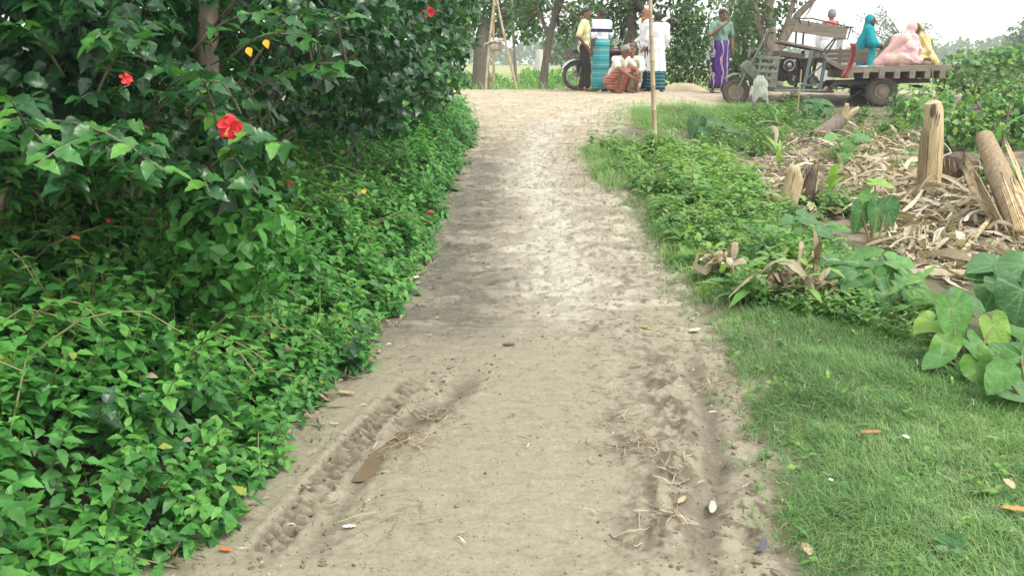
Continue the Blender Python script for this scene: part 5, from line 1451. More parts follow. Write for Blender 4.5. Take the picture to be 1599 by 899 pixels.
# plank bed
m_ = MB(); z = czz(108)
for k in range(9):
    y = -.62 + .155 * k
    m_.box((cx(1390) + .02 * math.sin(k * 4), y, z + .003 * (k % 3)), (1.86 + .03 * math.cos(k * 3), .146, .035))
bed = m_.build('plank_bed', M_plank, cart, smooth=False, bevel=.004)
m_ = MB(); m_.beam((cx(1300), -.715, czz(110.5)), (cx(1476), -.715, czz(107)), .045, .11); m_.build('edge_beam', M_plank, bed, smooth=False, bevel=.006)
m_ = MB(); m_.beam((cx(1300), .71, czz(108)), (cx(1476), .71, czz(107)), .045, .09); m_.build('edge_beam', M_plankd, bed, smooth=False, bevel=.006)
for px in (1311, 1337, 1363, 1388, 1413, 1438, 1462):
    m_ = MB(); m_.box((cx(px), 0, czz(116.5)), (.105, 1.5, .15)); m_.build('cross_bearer', M_plank, bed, smooth=False, bevel=.006)
m_ = MB(); m_.beam((cx(1272), -.60, czz(96)), (cx(1306), -.66, czz(112)), .05, .06); m_.beam((cx(1272), -.2, czz(93)), (cx(1308), -.2, czz(106)), .5, .03); m_.beam((cx(1272), .35, czz(93)), (cx(1308), .35, czz(106)), .5, .03); m_.build('front_slope', M_plank, bed, smooth=False, bevel=.004)
m_ = MB()
for row in (83, 90, 97): m_.beam((cx(1272), .66, czz(row)), (cx(1374), .66, czz(row)), .03, .08)
for px in (1278, 1325, 1370): m_.beam((cx(px), .69, czz(106)), (cx(px), .69, czz(78)), .04, .05)
m_.build('side_board', M_plankd, bed, smooth=False, bevel=.004)
bpy.context.view_layer.update()
CM = cart.matrix_world.copy()


def on_cart(px, row, y): return CM @ Vector((cx(px), y, czz(row)))


# red cloth over the front of the bed
V = []; F = []
for i in range(13):
    for j in range(7):
        t = i / 12; f = j / 6
        V.append((.11 * (f - .5) * (1 - .2 * math.sin(t * 5)) + .03 * math.sin(t * 4) - .1 * t * t, -.02 * math.sin(f * 9) - .03 * math.sin(f * 6.28 * 1.5 + t), .24 - .62 * t))
        if i < 12 and j < 6: F.append((i * 7 + j, i * 7 + j + 1, (i + 1) * 7 + j + 1, (i + 1) * 7 + j))
o = add_solid(MB().add(V, F).build('red_cloth', mat('faded_red_cloth', (.50, .13, .11), (.34, .07, .07), 25, .9)), .006)
o.location = on_cart(1310, 92, -.745); tag(o, 'faded red cloth hanging over the front corner of the cart bed', 'cloth')
m_ = MB(); V = []; F = []
for i in range(8):
    for j in range(5): V.append((.09 * (j - 2) , .01 * math.sin(j * 3 + i), .006 * math.sin(i * 1.7 + j) ) if 0 else (.62 * (i / 7 - .5), .24 * (j / 4 - .5), .012 + .008 * math.sin(i * 1.7 + j * 2)))
for i in range(7):
    for j in range(4): F.append((i * 5 + j, i * 5 + j + 1, (i + 1) * 5 + j + 1, (i + 1) * 5 + j))
o = add_solid(MB().add(V, F).build('plastic_sheet', mat('pale_sheet', (.55, .56, .55), (.4, .42, .44), 12, .35)), .004); o.location = on_cart(1345, 106.0, -.35); o.rotation_euler = (0, 0, R_(-6)); tag(o, 'pale plastic sheet lying on the front planks of the cart', 'plastic sheet')

# ------------------------------------------------------------------ parked motorcycle behind the two men
b = base_at(943, 140, 18.7); b.z += .03
moto = empty('motorcycle', b, 'dark motorcycle parked behind the two standing men', 'motorcycle', rz=R_(6))
M_black = mat('black_paint', (.02, .02, .022), (.03, .03, .03), 5, .35)
M_chrome = mat('chrome', (.6, .6, .6), (.5, .5, .5), 5, .25, metal=.9)
for x in (-.62, .66):
    m_ = MB(); m_.ring((0, 0, 0), .265, .045); w = m_.build('wheel', M_tyre, moto); w.location = (x, 0, .31)
    m_ = MB(); m_.ring((0, 0, 0), .225, .014, m=6); m_.tube([(0, -.06, 0), (0, .06, 0)], .05, 12)
    for k in range(12):
        a = k * math.pi / 6; m_.tube([(0, .03 * (-1) ** k, 0), (.22 * math.cos(a), 0, .22 * math.sin(a))], .005, 4)
    m_.build('rim', M_chrome, w)
    V = []; F = []
    for i in range(9):
        a = R_((55 if x < 0 else 40) + 13 * i)
        for j, y in enumerate((-.07, -.035, .035, .07)): V.append((x + (.36 - (.03 if j in (0, 3) else 0)) * math.cos(a), y, .31 + (.36 - (.03 if j in (0, 3) else 0)) * math.sin(a)))
        if i:
            for j in range(3): F.append(((i - 1) * 4 + j, (i - 1) * 4 + j + 1, i * 4 + j + 1, i * 4 + j))
    add_solid(MB().add(V, F).build('mudguard', M_chrome if x < 0 else M_black, moto), .006)
m_ = MB(); m_.ball((-.28, 0, .80), (.40, .13, .06)); m_.ball((-.55, 0, .83), (.16, .12, .05)); m_.build('seat', M_black, moto)
m_ = MB(); m_.ball((.16, 0, .80), (.27, .12, .10)); m_.build('fuel_tank', mat('dark_tank', (.05, .012, .015), (.03, .01, .012), 4, .3), moto)
m_ = MB(); m_.box((.05, 0, .45), (.36, .24, .26)); m_.tube([(.12, 0, .55), (.2, 0, .72)], [.11, .09], 12); m_.build('engine', M_iron, moto, bevel=.03)
m_ = MB(); m_.tube([(-.62, -.08, .31), (-.1, -.1, .42), (.05, -.05, .62), (.4, 0, .88)], .022, 7); m_.tube([(-.62, .08, .31), (-.1, .1, .42), (.05, .05, .62), (.4, 0, .88)], .022, 7); m_.tube([(-.5, -.12, .75), (-.62, -.1, .34)], .03, 8); m_.tube([(-.5, .12, .75), (-.62, .1, .34)], .03, 8); m_.build('frame', M_black, moto)
m_ = MB(); m_.tube([(.2, -.15, .4), (-.2, -.17, .3), (-.75, -.17, .36)], [.025, .035, .045], 8); m_.build('exhaust', M_chrome, moto)
m_ = MB()
for s in (-.07, .07): m_.tube([(.66, s, .31), (.42, s, .95)], .022, 7)
m_.build('fork', M_chrome, moto)
m_ = MB(); m_.tube([(.3, -.36, 1.0), (.36, -.2, 1.06), (.4, 0, 1.0), (.36, .2, 1.06), (.3, .36, 1.0)], .014, 7); hbm = m_.build('handlebar', M_chrome, moto)
for s in (-1, 1):
    m_ = MB(); m_.tube([(.34, .25 * s, 1.04), (.38, .33 * s, 1.2)], .007, 5); m_.ball((.38, .35 * s, 1.25), (.02, .06, .045)); m_.build('mirror', M_chrome, hbm)
m_ = MB(); m_.ball((.53, 0, .9), (.08, .09, .09)); m_.build('headlight', M_chrome, moto)
m_ = MB(); m_.box((-.78, 0, .72), (.06, .1, .07)); m_.build('tail_light', mat('red_lens', (.5, .03, .02), (.45, .02, .02), 4, .3), moto, bevel=.01)
m_ = MB(); m_.tube([(-.1, -.1, .4), (-.16, -.3, .0)], .012, 6); m_.build('kickstand', M_iron, moto)
# tan sack on the road
V = []; F = []
for i in range(10):
    for j in range(18):
        t = i / 9 * math.pi / 2; a = 2 * math.pi * j / 18
        V.append((.55 * math.cos(t) * math.cos(a) * (1 + .1 * math.sin(a * 3)), .3 * math.cos(t) * math.sin(a), -.03 + .2 * math.sin(t) ** 1.5 * (1 + .2 * math.sin(a * 5 + t * 4) * math.cos(t))))
        if i < 9: F.append((i * 18 + j, i * 18 + (j + 1) % 18, (i + 1) * 18 + (j + 1) % 18, (i + 1) * 18 + j))
o = MB().add(V, F).build('tan_sack', mat('sack_cloth', (.50, .41, .27), (.40, .32, .2), 12, .95, .3)); o.location = base_at(1066, 140, 18.6) + Vector((0, 0, .03)); tag(o, 'tan sacking heap lying on the road right of the white robed men', 'sack')

# ------------------------------------------------------------------ people
m, nt, p = new_mat('skin'); a_ = nt.nodes.new('ShaderNodeAttribute'); a_.attribute_name = 'bcol'; nt.links.new(a_.outputs['Color'], p.inputs['Base Color']); p.inputs['Roughness'].default_value = .55; p.inputs['Specular IOR Level'].default_value = .35
M_skin = m
M_hair = mat('black_hair', (.012, .011, .010), (.03, .027, .024), 60, .55, .3)
M_grey = mat('grey_hair', (.33, .31, .29), (.16, .15, .14), 60, .7, .3)
M_henna = mat('henna_beard', (.55, .22, .05), (.42, .15, .03), 60, .8, .3)


def remesh(mb, name, voxel, smooth=4, fn=None):
    """grow one closed skin over everything in mb"""
    me = mb.mesh('tmp'); o = bpy.data.objects.new('tmp', me); COL.objects.link(o)
    r = o.modifiers.new('r', 'REMESH'); r.mode = 'VOXEL'; r.voxel_size = voxel
    s = o.modifiers.new('s', 'SMOOTH'); s.iterations = smooth; s.factor = .5
    dg = bpy.context.evaluated_depsgraph_get(); dg.update()
    out = bpy.data.meshes.new_from_object(o.evaluated_get(dg)); out.name = name
    bpy.data.objects.remove(o); bpy.data.meshes.remove(me)
    if fn:
        n = len(out.vertices); co = np.zeros(n * 3, np.float32); no = np.zeros(n * 3, np.float32)
        out.vertices.foreach_get('co', co); out.vertices.foreach_get('normal', no)
        co = co.reshape(-1, 3); no = no.reshape(-1, 3); co = co + no * fn(co)[:, None]
        out.vertices.foreach_set('co', co.astype(np.float32).ravel()); out.update()
    out.shade_smooth(); return out


def folds(amp, k=26, seed=1):
    def f(c):
        w = c[:, 2] * k + 5 * np.sin(c[:, 0] * 11 + seed) + 4 * np.sin(c[:, 1] * 13)
        return amp * (np.sin(w) * .6 + np.sin(c[:, 0] * 37 + c[:, 2] * 19 + seed * 3) * .5)
    return f


def vfolds(amp, seed=1):
    def f(c):
        a = np.arctan2(c[:, 1], c[:, 0])
        return amp * (np.sin(a * 9 + c[:, 2] * 5 + seed) + .6 * np.sin(a * 17 + c[:, 2] * 9 + seed))
    return f


def drape(amp, seed=1):
    def f(c):
        w = c[:, 2] * 22 + np.abs(c[:, 0]) * 34 + c[:, 1] * 9 + seed + 1.5 * np.sin(c[:, 0] * 9 + c[:, 2] * 5)
        return amp * (1 - 2 * np.abs(np.sin(w * .5)) ** .6) + amp * .4 * np.sin(w * 2.3 + c[:, 0] * 12)
    return f


V3 = Vector


def stand_pose(h=1.68):
    k = h / 1.68
    J = dict(pel=(0, 0, .93), abd=(0, 0, 1.08), chest=(0, 0, 1.26), neck=(0, -.01, 1.43), head=(0, -.025, 1.565),
             shL=(.175, 0, 1.385), shR=(-.175, 0, 1.385), elL=(.225, .02, 1.10), elR=(-.225, .02, 1.10), wrL=(.225, -.05, .86), wrR=(-.225, -.05, .86),
             hipL=(.095, 0, .90), hipR=(-.095, 0, .90), knL=(.105, -.015, .48), knR=(-.105, -.015, .48), anL=(.11, .02, .08), anR=(-.11, .02, .08))
    return {n: V3(v) * k for n, v in J.items()}


SQUAT = {n: V3(v) for n, v in dict(pel=(0, .2, .24), abd=(0, .13, .38), chest=(0, .0, .54), neck=(0, -.08, .68), head=(0, -.15, .79), shL=(.17, -.04, .645), shR=(-.17, -.04, .645), elL=(.24, -.22, .47), elR=(-.24, -.22, .47),
         wrL=(.09, -.40, .36), wrR=(-.06, -.42, .30), hipL=(.10, .18, .22), hipR=(-.10, .18, .22), knL=(.15, -.22, .47), knR=(-.15, -.22, .47), anL=(.12, -.10, .08), anR=(-.12, -.10, .08)).items()}
SIT = {n: V3(v) for n, v in dict(pel=(0, .05, .10), abd=(0, .06, .25), chest=(0, .04, .42), neck=(0, .0, .57), head=(0, -.03, .69), shL=(.15, .03, .52), shR=(-.15, .03, .52), elL=(.22, -.08, .30), elR=(-.22, -.08, .30),
       wrL=(.10, -.25, .22), wrR=(-.10, -.25, .22), hipL=(.10, .02, .10), hipR=(-.10, .02, .10), knL=(.30, -.24, .13), knR=(-.30, -.24, .13), anL=(-.08, -.30, .06), anR=(.08, -.34, .06)).items()}


def spine_basis(J):
    up = (J['neck'] - J['pel']).normalized(); rt = (J['shL'] - J['shR']).normalized(); fw = up.cross(rt).normalized(); rt = fw.cross(up)
    return Matrix((rt, fw, up)).transposed()          # columns: across, back, up


def head_basis(look, roll=0):
    f = V3(look).normalized(); r = V3((0, 0, 1)).cross(-f)
    r = r.normalized(); u = (-f).cross(r).normalized() if False else r.cross(-f) * -1
    u = (f.cross(r)).normalized()
    if u.z < 0: u = -u
    return Matrix((r, -f, u)).transposed(), f, r, u


def torso(mb, J, g=0.0, w=1.0):
    B = spine_basis(J)
    mb.ball(J['chest'], (.155 * w + g, .105 * w + g, .19 + g), B); mb.ball(J['abd'], (.14 * w + g, .105 * w + g, .16 + g), B); mb.ball(J['pel'], (.155 * w + g, .115 * w + g, .14 + g), B)
    for s in 'LR': mb.cap(J['neck'] - V3((0, 0, .05)), .055 + g, J['sh' + s], .055 + g)


def build_body(parent, J, look, skin, lip=(.20, .07, .06), w=1.0, feet=True, fist=False, beard=None):
    mb = MB(); torso(mb, J, 0, w)
    HB, f, r, u = head_basis(look); h = J['head']
    mb.cap(J['neck'] - V3((0, 0, .04)), .058, h - u * .06, .052)
    mb.ball(h + u * .015, (.074, .092, .098), HB); mb.ball(h + f * .035 - u * .06, (.052, .052, .05), HB); mb.ball(h + f * .02 - u * .02, (.064, .07, .075), HB)
    mb.cap(h + f * .086 + u * .015, .010, h + f * .108 - u * .022, .015)                       # nose
    mb.cap(h + f * .083 - u * .052 - r * .018, .009, h + f * .083 - u * .052 + r * .018, .009)    # lips
    mb.cap(h + f * .08 + u * .036 - r * .04, .010, h + f * .08 + u * .036 + r * .04, .010)        # brow
    for s in (-1, 1): mb.ball(h + r * .076 * s - f * .005 - u * .008, (.012, .022, .033), HB)
    for s in 'LR':
        sh, el, wr = J['sh' + s], J['el' + s], J['wr' + s]
        mb.cap(sh, .053, el, .040); mb.cap(el, .040, wr, .026)
        d = (wr - el).normalized(); sx = 1 if s == 'L' else -1
        side = d.cross(V3((sx, 0, .2))).normalized(); nrm = d.cross(side).normalized()
        pal = wr + d * .055
        M = Matrix((side, nrm, d)).transposed(); mb.ball(pal, (.040, .017, .052), M)
        for i, (o, L) in enumerate(((-.028, .062), (-.010, .074), (.010, .070), (.027, .054))):
            a = pal + side * o + d * .035; k = a + d * L * .55 + nrm * .006 * sx; e = k + (d * .8 + nrm * .5 * sx).normalized() * L * .5
            mb.cap(a, .0095, k, .0088, 6); mb.cap(k, .0088, e, .0075, 6)
        t0 = pal - d * .02 + side * -.035; t1 = t0 + (d * .6 - side * .7).normalized() * .035; mb.cap(t0, .012, t1, .010, 6); mb.cap(t1, .010, t1 + (d * .9 - side * .2).normalized() * .03, .008, 6)
        hp, kn, an = J['hip' + s], J['kn' + s], J['an' + s]
        mb.cap(hp, .085 * w, kn, .055); mb.cap(kn, .054, an, .036)
        if feet:
            q = an + V3((.02 * sx, 0, -.045)); mb.cap(q + V3((0, .035, .0)), .034, q + V3((.025 * sx, -.12, -.005)), .030); mb.cap(q + V3((.02 * sx, -.12, -.006)), .032, q + V3((.03 * sx, -.175, -.012)), .018)
    me = remesh(mb, 'body', .0085, 3)
    n = len(me.vertices); co = np.zeros(n * 3, np.float32); me.vertices.foreach_get('co', co); co = co.reshape(-1, 3)
    c = np.tile(np.array(skin, float), (n, 1)); hh = np.array(h)
    F_, R__, U_ = (np.array(q) for q in (f, r, u)); q = co - hh; qf = q @ F_; qr = q @ R__; qu = q @ U_
    front = qf > .045
    for s in (-1, 1):
        e = front & (((qr - .03 * s) / .016) ** 2 + ((qu - .012) / .009) ** 2 < 1); c[e] = (.03, .022, .018)
        e = front & (np.abs(qr - .032 * s) < .022) & (np.abs(qu - .036) < .006); c[e] = (.02, .016, .014)
    e = front & (np.abs(qr) < .024) & (np.abs(qu + .052) < .010); c[e] = lip
    tri_c = np.concatenate([c, np.ones((n, 1))], 1); a = me.attributes.new('bcol', 'FLOAT_COLOR', 'POINT'); a.data.foreach_set('color', tri_c.astype(np.float32).ravel())
    o = link_mesh('body', me, M_skin, parent)
    return o, HB, f, r, u


def hair_cap(parent, J, HB, m, tilt=.55, reach=1.72, puff=.010):
    """close cap of hair: part of a ball round the skull, open at the face"""
    V = []; F = []; nA, nT = 20, 9; u = HB.col[2]; bk = HB.col[1]; r = HB.col[0]
    pole_ = (u + bk * tilt).normalized(); e1 = r; e2 = pole_.cross(e1)
    c = J['head'] + u * .02
    for i in range(nT):
        t = reach * i / (nT - 1)
        for j in range(nA):
            a = 2 * math.pi * j / nA; d = pole_ * math.cos(t) + (e1 * math.cos(a) + e2 * math.sin(a)) * math.sin(t)
            dl = (d.dot(r), d.dot(bk), d.dot(u)); g = puff * (1 + .4 * math.sin(a * 7 + t * 9)) if i < nT - 1 else -.004
            k = 1 / math.sqrt((dl[0] / (.076 + g)) ** 2 + (dl[1] / (.094 + g)) ** 2 + (dl[2] / (.100 + g)) ** 2); V.append(c + d * k)
            if i: F.append(((i - 1) * nA + j, (i - 1) * nA + (j + 1) % nA, i * nA + (j + 1) % nA, i * nA + j))
    o = MB().add(V, F).build('hair', m, parent); return add_solid(o, .004)


def beard_mesh(parent, J, f, r, u, HB, m, L=.09):
    mb = MB(); h = J['head']; mb.ball(h + f * .062 - u * .085, (.05, .035, .045), HB); mb.cap(h + f * .075 - u * .09, .035, h + f * .085 - u * (.09 + L), .014)
    for s in (-1, 1): mb.cap(h + f * .03 - u * .07 + r * .055 * s, .018, h + f * .01 + u * .0 + r * .07 * s, .012)
    mb.cap(h + f * .09 - u * .036 - r * .03, .009, h + f * .09 - u * .036 + r * .03, .009)
    return link_mesh('beard', remesh(mb, 'beard', .009, 2, folds(.003, 90)), m, parent)


def shirt(parent, J, m, name='shirt', sleeve=.75, g=.018, w=1.0, hem=.0, amp=.008, seed=1):
    mb = MB(); torso(mb, J, g, w)
    if hem: B = spine_basis(J); mb.ball(J['pel'] - V3((0, 0, hem)), (.165 * w + g, .13 * w + g, .14), B)
    for s in 'LR':
        sh, el, wr = J['sh' + s], J['el' + s], J['wr' + s]
        if sleeve <= 1: mb.cap(sh, .053 + g, sh.lerp(el, sleeve), .050 + g)
        else: mb.cap(sh, .053 + g, el, .046 + g); mb.cap(el, .046 + g, el.lerp(wr, sleeve - 1), .034 + g)
    return link_mesh(name, remesh(mb, name, .013, 3, folds(amp, 26, seed)), m, parent)


def loft(parent, name, m, rings, amp=.05, kf=7, seed=0, n=40):
    """wrapped cloth: (centre, rx, ry) rings from top to hem, pleated"""
    V = []; F = []
    for i, (c, rx, ry) in enumerate(rings):
        t = i / (len(rings) - 1)
        for j in range(n):
            a = 2 * math.pi * j / n; k = 1 + amp * (.25 + t) * (math.sin(a * kf + seed + t * 2.5) + .5 * math.sin(a * (kf * 2 + 1) + seed * 2 - t * 4))
            V.append(V3(c) + V3((rx * k * math.cos(a), ry * k * math.sin(a), 0)))
            if i: F.append(((i - 1) * n + j, (i - 1) * n + (j + 1) % n, i * n + (j + 1) % n, i * n + j))
    o = MB().add(V, F).build(name, m, parent); return add_solid(o, .008)


def rings_between(a, b, k=9):
    return [(tuple(V3(a[0]).lerp(V3(b[0]), i / (k - 1))), a[1] + (b[1] - a[1]) * i / (k - 1), a[2] + (b[2] - a[2]) * i / (k - 1)) for i in range(k)]


def lungi(parent, J, m, hem=.10, name='lungi', seed=0, rx=.175, ry=.15):
    p = J['pel']; return loft(parent, name, m, rings_between(((p.x, p.y, p.z + .13), .178, .142), ((p.x, p.y - .01, hem), rx, ry)), .075, 6, seed)


def trousers(parent, J, m, g=.02):
    mb = MB(); mb.ball(J['pel'], (.155 + g, .115 + g, .13))
    for s in 'LR': mb.cap(J['hip' + s], .085 + g, J['kn' + s], .062 + g); mb.cap(J['kn' + s], .062 + g, J['an' + s] + V3((0, 0, .03)), .045 + g)
    return link_mesh('trousers', remesh(mb, 'trousers', .013, 3, folds(.005, 30)), m, parent)


def kurta(parent, J, m, hem=.52, rx=.25, ry=.19, sleeve=1.85, seed=1):
    mb = MB(); torso(mb, J, .028)
    p = J['pel']; mb.tube([(p.x, p.y, p.z + .3), (p.x, p.y, p.z), (p.x, p.y, (p.z + hem) / 2), (p.x, p.y, hem)], [.115, .125, .142, .16], 28, flat=1.3)
    for s in 'LR': mb.cap(J['sh' + s] - V3((0, 0, .01)), .066, J['el' + s], .058); mb.cap(J['el' + s], .058, J['el' + s].lerp(J['wr' + s], sleeve - 1), .05)
    def fn(c): return folds(.005, 22, seed)(c) * (c[:, 2] > .95) + vfolds(.007, seed)(c) * (c[:, 2] <= .95)
    return link_mesh('kurta', remesh(mb, 'kurta', .014, 2, fn), m, parent)


def person(label, loc, yaw, group=None): return empty('person', loc, label, 'person', group, R_(yaw))


BROWN, DARK, TAN = (.19, .095, .055), (.12, .06, .036), (.27, .145, .085)
cloth = lambda n, a, b=None, s=9: mat(n, a, b or tuple(c * .82 for c in a), s, .9, .15, spec=.15)


def stand_at(px, row, dep):
    p = base_at(px, row, dep); p.z = float(H0(p.x, p.y)); return p


# the man in the pale yellow shirt, side on
J = stand_pose(1.69); J.update(elL=V3((.25, .10, 1.12)), wrL=V3((.20, -.06, .92)), elR=V3((-.25, .10, 1.12)), wrR=V3((-.19, -.05, .93)), anL=V3((.10, .06, .08)), anR=V3((-.11, -.10, .08)), knR=V3((-.11, -.09, .49)))
P1 = person('man in a pale yellow shirt and dark trousers standing side on by the motorcycle', stand_at(911, 141, 18.25), 78)
o, HB, f, r, u = build_body(P1, J, (-.15, -1, .0), BROWN); hair_cap(P1, J, HB, M_hair, .6, 1.62)
sh_ = shirt(P1, J, cloth('yellow_shirt_cloth', (.80, .72, .42)), sleeve=.85, hem=.05); trousers(P1, J, cloth('dark_trouser_cloth', (.045, .04, .034)))
mb = MB(); mb.ring((0, -.005, 1.43), .068, .014, 'z', 20, 6); mb.build('collar', sh_.data.materials[0], sh_)
mb = MB(); h = J['head']; mb.cap(h + f * .098 - u * .036 - r * .028, .007, h + f * .098 - u * .036 + r * .028, .007, 6); mb.build('moustache', M_hair, P1)
# striped polo shirt and teal lungi, from behind
J = stand_pose(1.66); J.update(elR=V3((-.24, -.02, 1.10)), wrR=V3((-.20, -.16, .93)))
P2 = person('man in a white and navy striped polo shirt and teal lungi seen from behind', stand_at(937, 144, 17.7), 212)
o, HB, f, r, u = build_body(P2, J, (.25, -1, .05), DARK); hair_cap(P2, J, HB, mat('greying_hair', (.02, .019, .018), (.05, .048, .045), 60, .6), .75, 1.75)
W_, N_ = (.66, .69, .75), (.025, .03, .07)
shirt(P2, J, stripe_mat('striped_polo_cloth', [(0, W_), (.10, (.35, .38, .48)), (.125, W_), (.20, (.35, .38, .48)), (.225, W_), (.34, (.30, .33, .44)), (.365, W_), (.47, N_), (.60, W_), (.68, (.35, .38, .48)), (.70, W_)], 'Z', 1.9, -1.78), 'polo_shirt', .9)
Tl, Td, Tp = (.05, .27, .29), (.02, .15, .18), (.30, .45, .45)
lungi(P2, J, stripe_mat('teal_lungi_cloth', [(0, Td), (.06, Tl), (.2, Tp), (.23, Tl), (.38, Td), (.42, Tl), (.60, Tp), (.62, Tl), (.8, (.16, .32, .25)), (.9, Tl)], 'Z', 2.2), .06, seed=2)
# white robed men
J = stand_pose(1.67); J.update(elR=V3((-.215, -.0, 1.10)), wrR=V3((-.15, -.18, 1.0)), elL=V3((.215, .03, 1.10)), wrL=V3((.18, -.10, .92)))
P3 = person('bearded man in a long white robe with an orange beard facing left', stand_at(1006, 142, 18.0), -72)
o, HB, f, r, u = build_body(P3, J, (0, -1, .02), TAN); hair_cap(P3, J, HB, mat('thin_sandy_hair', (.36, .20, .11), (.30, .15, .08), 50, .7), .8, 1.4, .003); beard_mesh(P3, J, f, r, u, HB, M_henna, .08)
WH = cloth('white_cotton', (.80, .80, .80), (.74, .75, .78)); kurta(P3, J, WH, .55); trousers(P3, J, cloth('dark_blue_denim', (.03, .05, .10)))
J = stand_pose(1.58); J.update(elR=V3((-.21, .03, 1.06)), wrR=V3((-.17, -.14, .90)), elL=V3((.21, .03, 1.06)), wrL=V3((.17, -.12, .90)))
P4 = person('dark haired man in white robe and green checked lungi behind the bamboo pole', stand_at(1023, 143, 17.75), 168)
o, HB, f, r, u = build_body(P4, J, (.1, -1, 0), DARK); hair_cap(P4, J, HB, M_hair, .7, 1.75); kurta(P4, J, WH, .42, seed=4)
loft(P4, 'lungi', stripe_mat('checked_lungi_cloth', [(0, (.015, .05, .07)), (.55, (.10, .33, .33)), (.72, (.015, .05, .07)), (.86, (.05, .2, .22))], 'Z', 14, wave=(9, .25)), rings_between(((0, .0, .56), .165, .13), ((0, 0, .05), .19, .155)), .05, 6, 5)
# squatting pair
P5 = person('grey haired man in a white vest and brick red lungi squatting on the road', stand_at(966, 151, 16.9), 38)
J = dict(SQUAT); o, HB, f, r, u = build_body(P5, J, (.15, -1, -.45), BROWN); hair_cap(P5, J, HB, M_grey, .6, 1.6)
shirt(P5, J, cloth('cream_vest_cloth', (.74, .70, .60)), 'vest', .7, g=.016)


def squat_cloth(parent, J, m):
    mb = MB(); mb.ball(J['pel'], (.19, .17, .15))
    for s in 'LR': mb.cap(J['hip' + s], .11, J['kn' + s].lerp(J['hip' + s], .12), .082)
    mb.cap(J['knL'].lerp(J['hipL'], .3), .07, J['knR'].lerp(J['hipR'], .3), .07)
    for q in (.25, .5, .75): k = J['knL'].lerp(J['knR'], q); mb.cap(k + V3((0, .06, -.06)), .06, V3((k.x * .8, .0, .10)), .07)
    mb.ball((0, .1, .13), (.2, .16, .11))
    return link_mesh('lungi', remesh(mb, 'lungi', .013, 4, vfolds(.007)), m, parent)


squat_cloth(P5, J, stripe_mat('brick_lungi_cloth', [(0, (.40, .15, .12)), (.4, (.52, .27, .21)), (.5, (.30, .08, .07)), (.8, (.46, .2, .16))], 'Z', 9, wave=(5, .3)))
P6 = person('second squatting man with brown face and pale clothes behind the grey haired one', stand_at(985, 146, 17.5), -12)
J = dict(SQUAT); J['head'] = V3((0, -.12, .83)); o, HB, f, r, u = build_body(P6, J, (-.2, -1, -.1), (.26, .12, .065)); hair_cap(P6, J, HB, mat('short_brown_hair', (.10, .065, .045), (.16, .12, .09), 60, .7), .7, 1.5)
shirt(P6, J, cloth('beige_shirt_cloth', (.68, .62, .50)), 'shirt', 1.4); squat_cloth(P6, J, cloth('grey_lungi_cloth', (.45, .42, .36)))
# green shirt, purple lungi, hand at his mouth
J = stand_pose(1.66); J.update(elR=V3((-.28, -.06, 1.15)), wrR=V3((-.06, -.20, 1.34)), elL=V3((.26, .03, 1.12)), wrL=V3((.24, -.05, .89)))
P7 = person('man in grey green shirt and purple lungi with his hand at his mouth', stand_at(1121, 140, 17.9), 14)
o, HB, f, r, u = build_body(P7, J, (.1, -1, -.12), BROWN); hair_cap(P7, J, HB, M_hair, .55, 1.6)
shirt(P7, J, cloth('grey_green_shirt_cloth', (.17, .29, .225)), 'shirt', .8, hem=.06)
Pu, Pd, Be = (.085, .035, .20), (.03, .012, .09), (.50, .42, .38)
lungi(P7, J, stripe_mat('purple_lungi_cloth', [(0, Pu), (.22, Pd), (.3, Pu), (.52, Be), (.60, Pu), (.66, Be), (.72, Pd), (.9, Pu)], 'X', 6.5, wave=(3.2, 1.6)), .09, seed=3, rx=.20)
# two who stand behind the cart
J = stand_pose(1.70)
P8 = person('grey haired man with a red scarf and white lungi standing behind the cart', stand_at(1288, 140, 18.3), 150)
o, HB, f, r, u = build_body(P8, J, (.2, -1, 0), TAN); hair_cap(P8, J, HB, M_grey, .7, 1.7)
shirt(P8, J, WH, 'shirt', 1.6, hem=.1); lungi(P8, J, WH, .08, seed=6)
mb = MB(); mb.cap((.13, .02, 1.40), .07, (-.13, .02, 1.40), .07); mb.ball((0, .07, 1.30), (.17, .07, .17)); mb.cap((.1, -.1, 1.38), .06, (.09, -.13, 1.05), .05); mb.cap((-.1, -.1, 1.38), .06, (-.09, -.13, 1.12), .05)
link_mesh('scarf', remesh(mb, 'scarf', .012, 3, folds(.006, 40)), cloth('red_scarf_cloth', (.60, .16, .14), (.48, .10, .10)), P8)


def veil(parent, J, look, m, name, lower=None, spread=1.0, seed=1, voxel=.0105):
    """sari end drawn over the head and shoulders, face left open"""
    HB, f, r, u = head_basis(look); h = J['head']; mb = MB()
    mb.ball(h - f * .028 + u * .022, (.098, .098, .118), HB); mb.cap(h - f * .05 - u * .06, .088, J['neck'] - f * .03, .10)
    torso(mb, J, .035)
    for s in 'LR': mb.cap(J['neck'] - V3((0, -.02, .02)), .09, J['sh' + s] - V3((0, 0, .03)), .09); mb.cap(J['sh' + s], .085, J['el' + s], .085 * spread); mb.cap(J['el' + s], .08, J['wr' + s].lerp(J['el' + s], .25), .06)
    mb.cap(J['shL'], .09, V3((.16 * spread, .14, J['abd'].z - .1)), .1); mb.cap(J['shR'], .09, V3((-.16 * spread, .14, J['abd'].z - .1)), .1)
    if lower: lower(mb)
    return link_mesh(name, remesh(mb, name, voxel, 3, drape(.0065, seed)), m, parent)


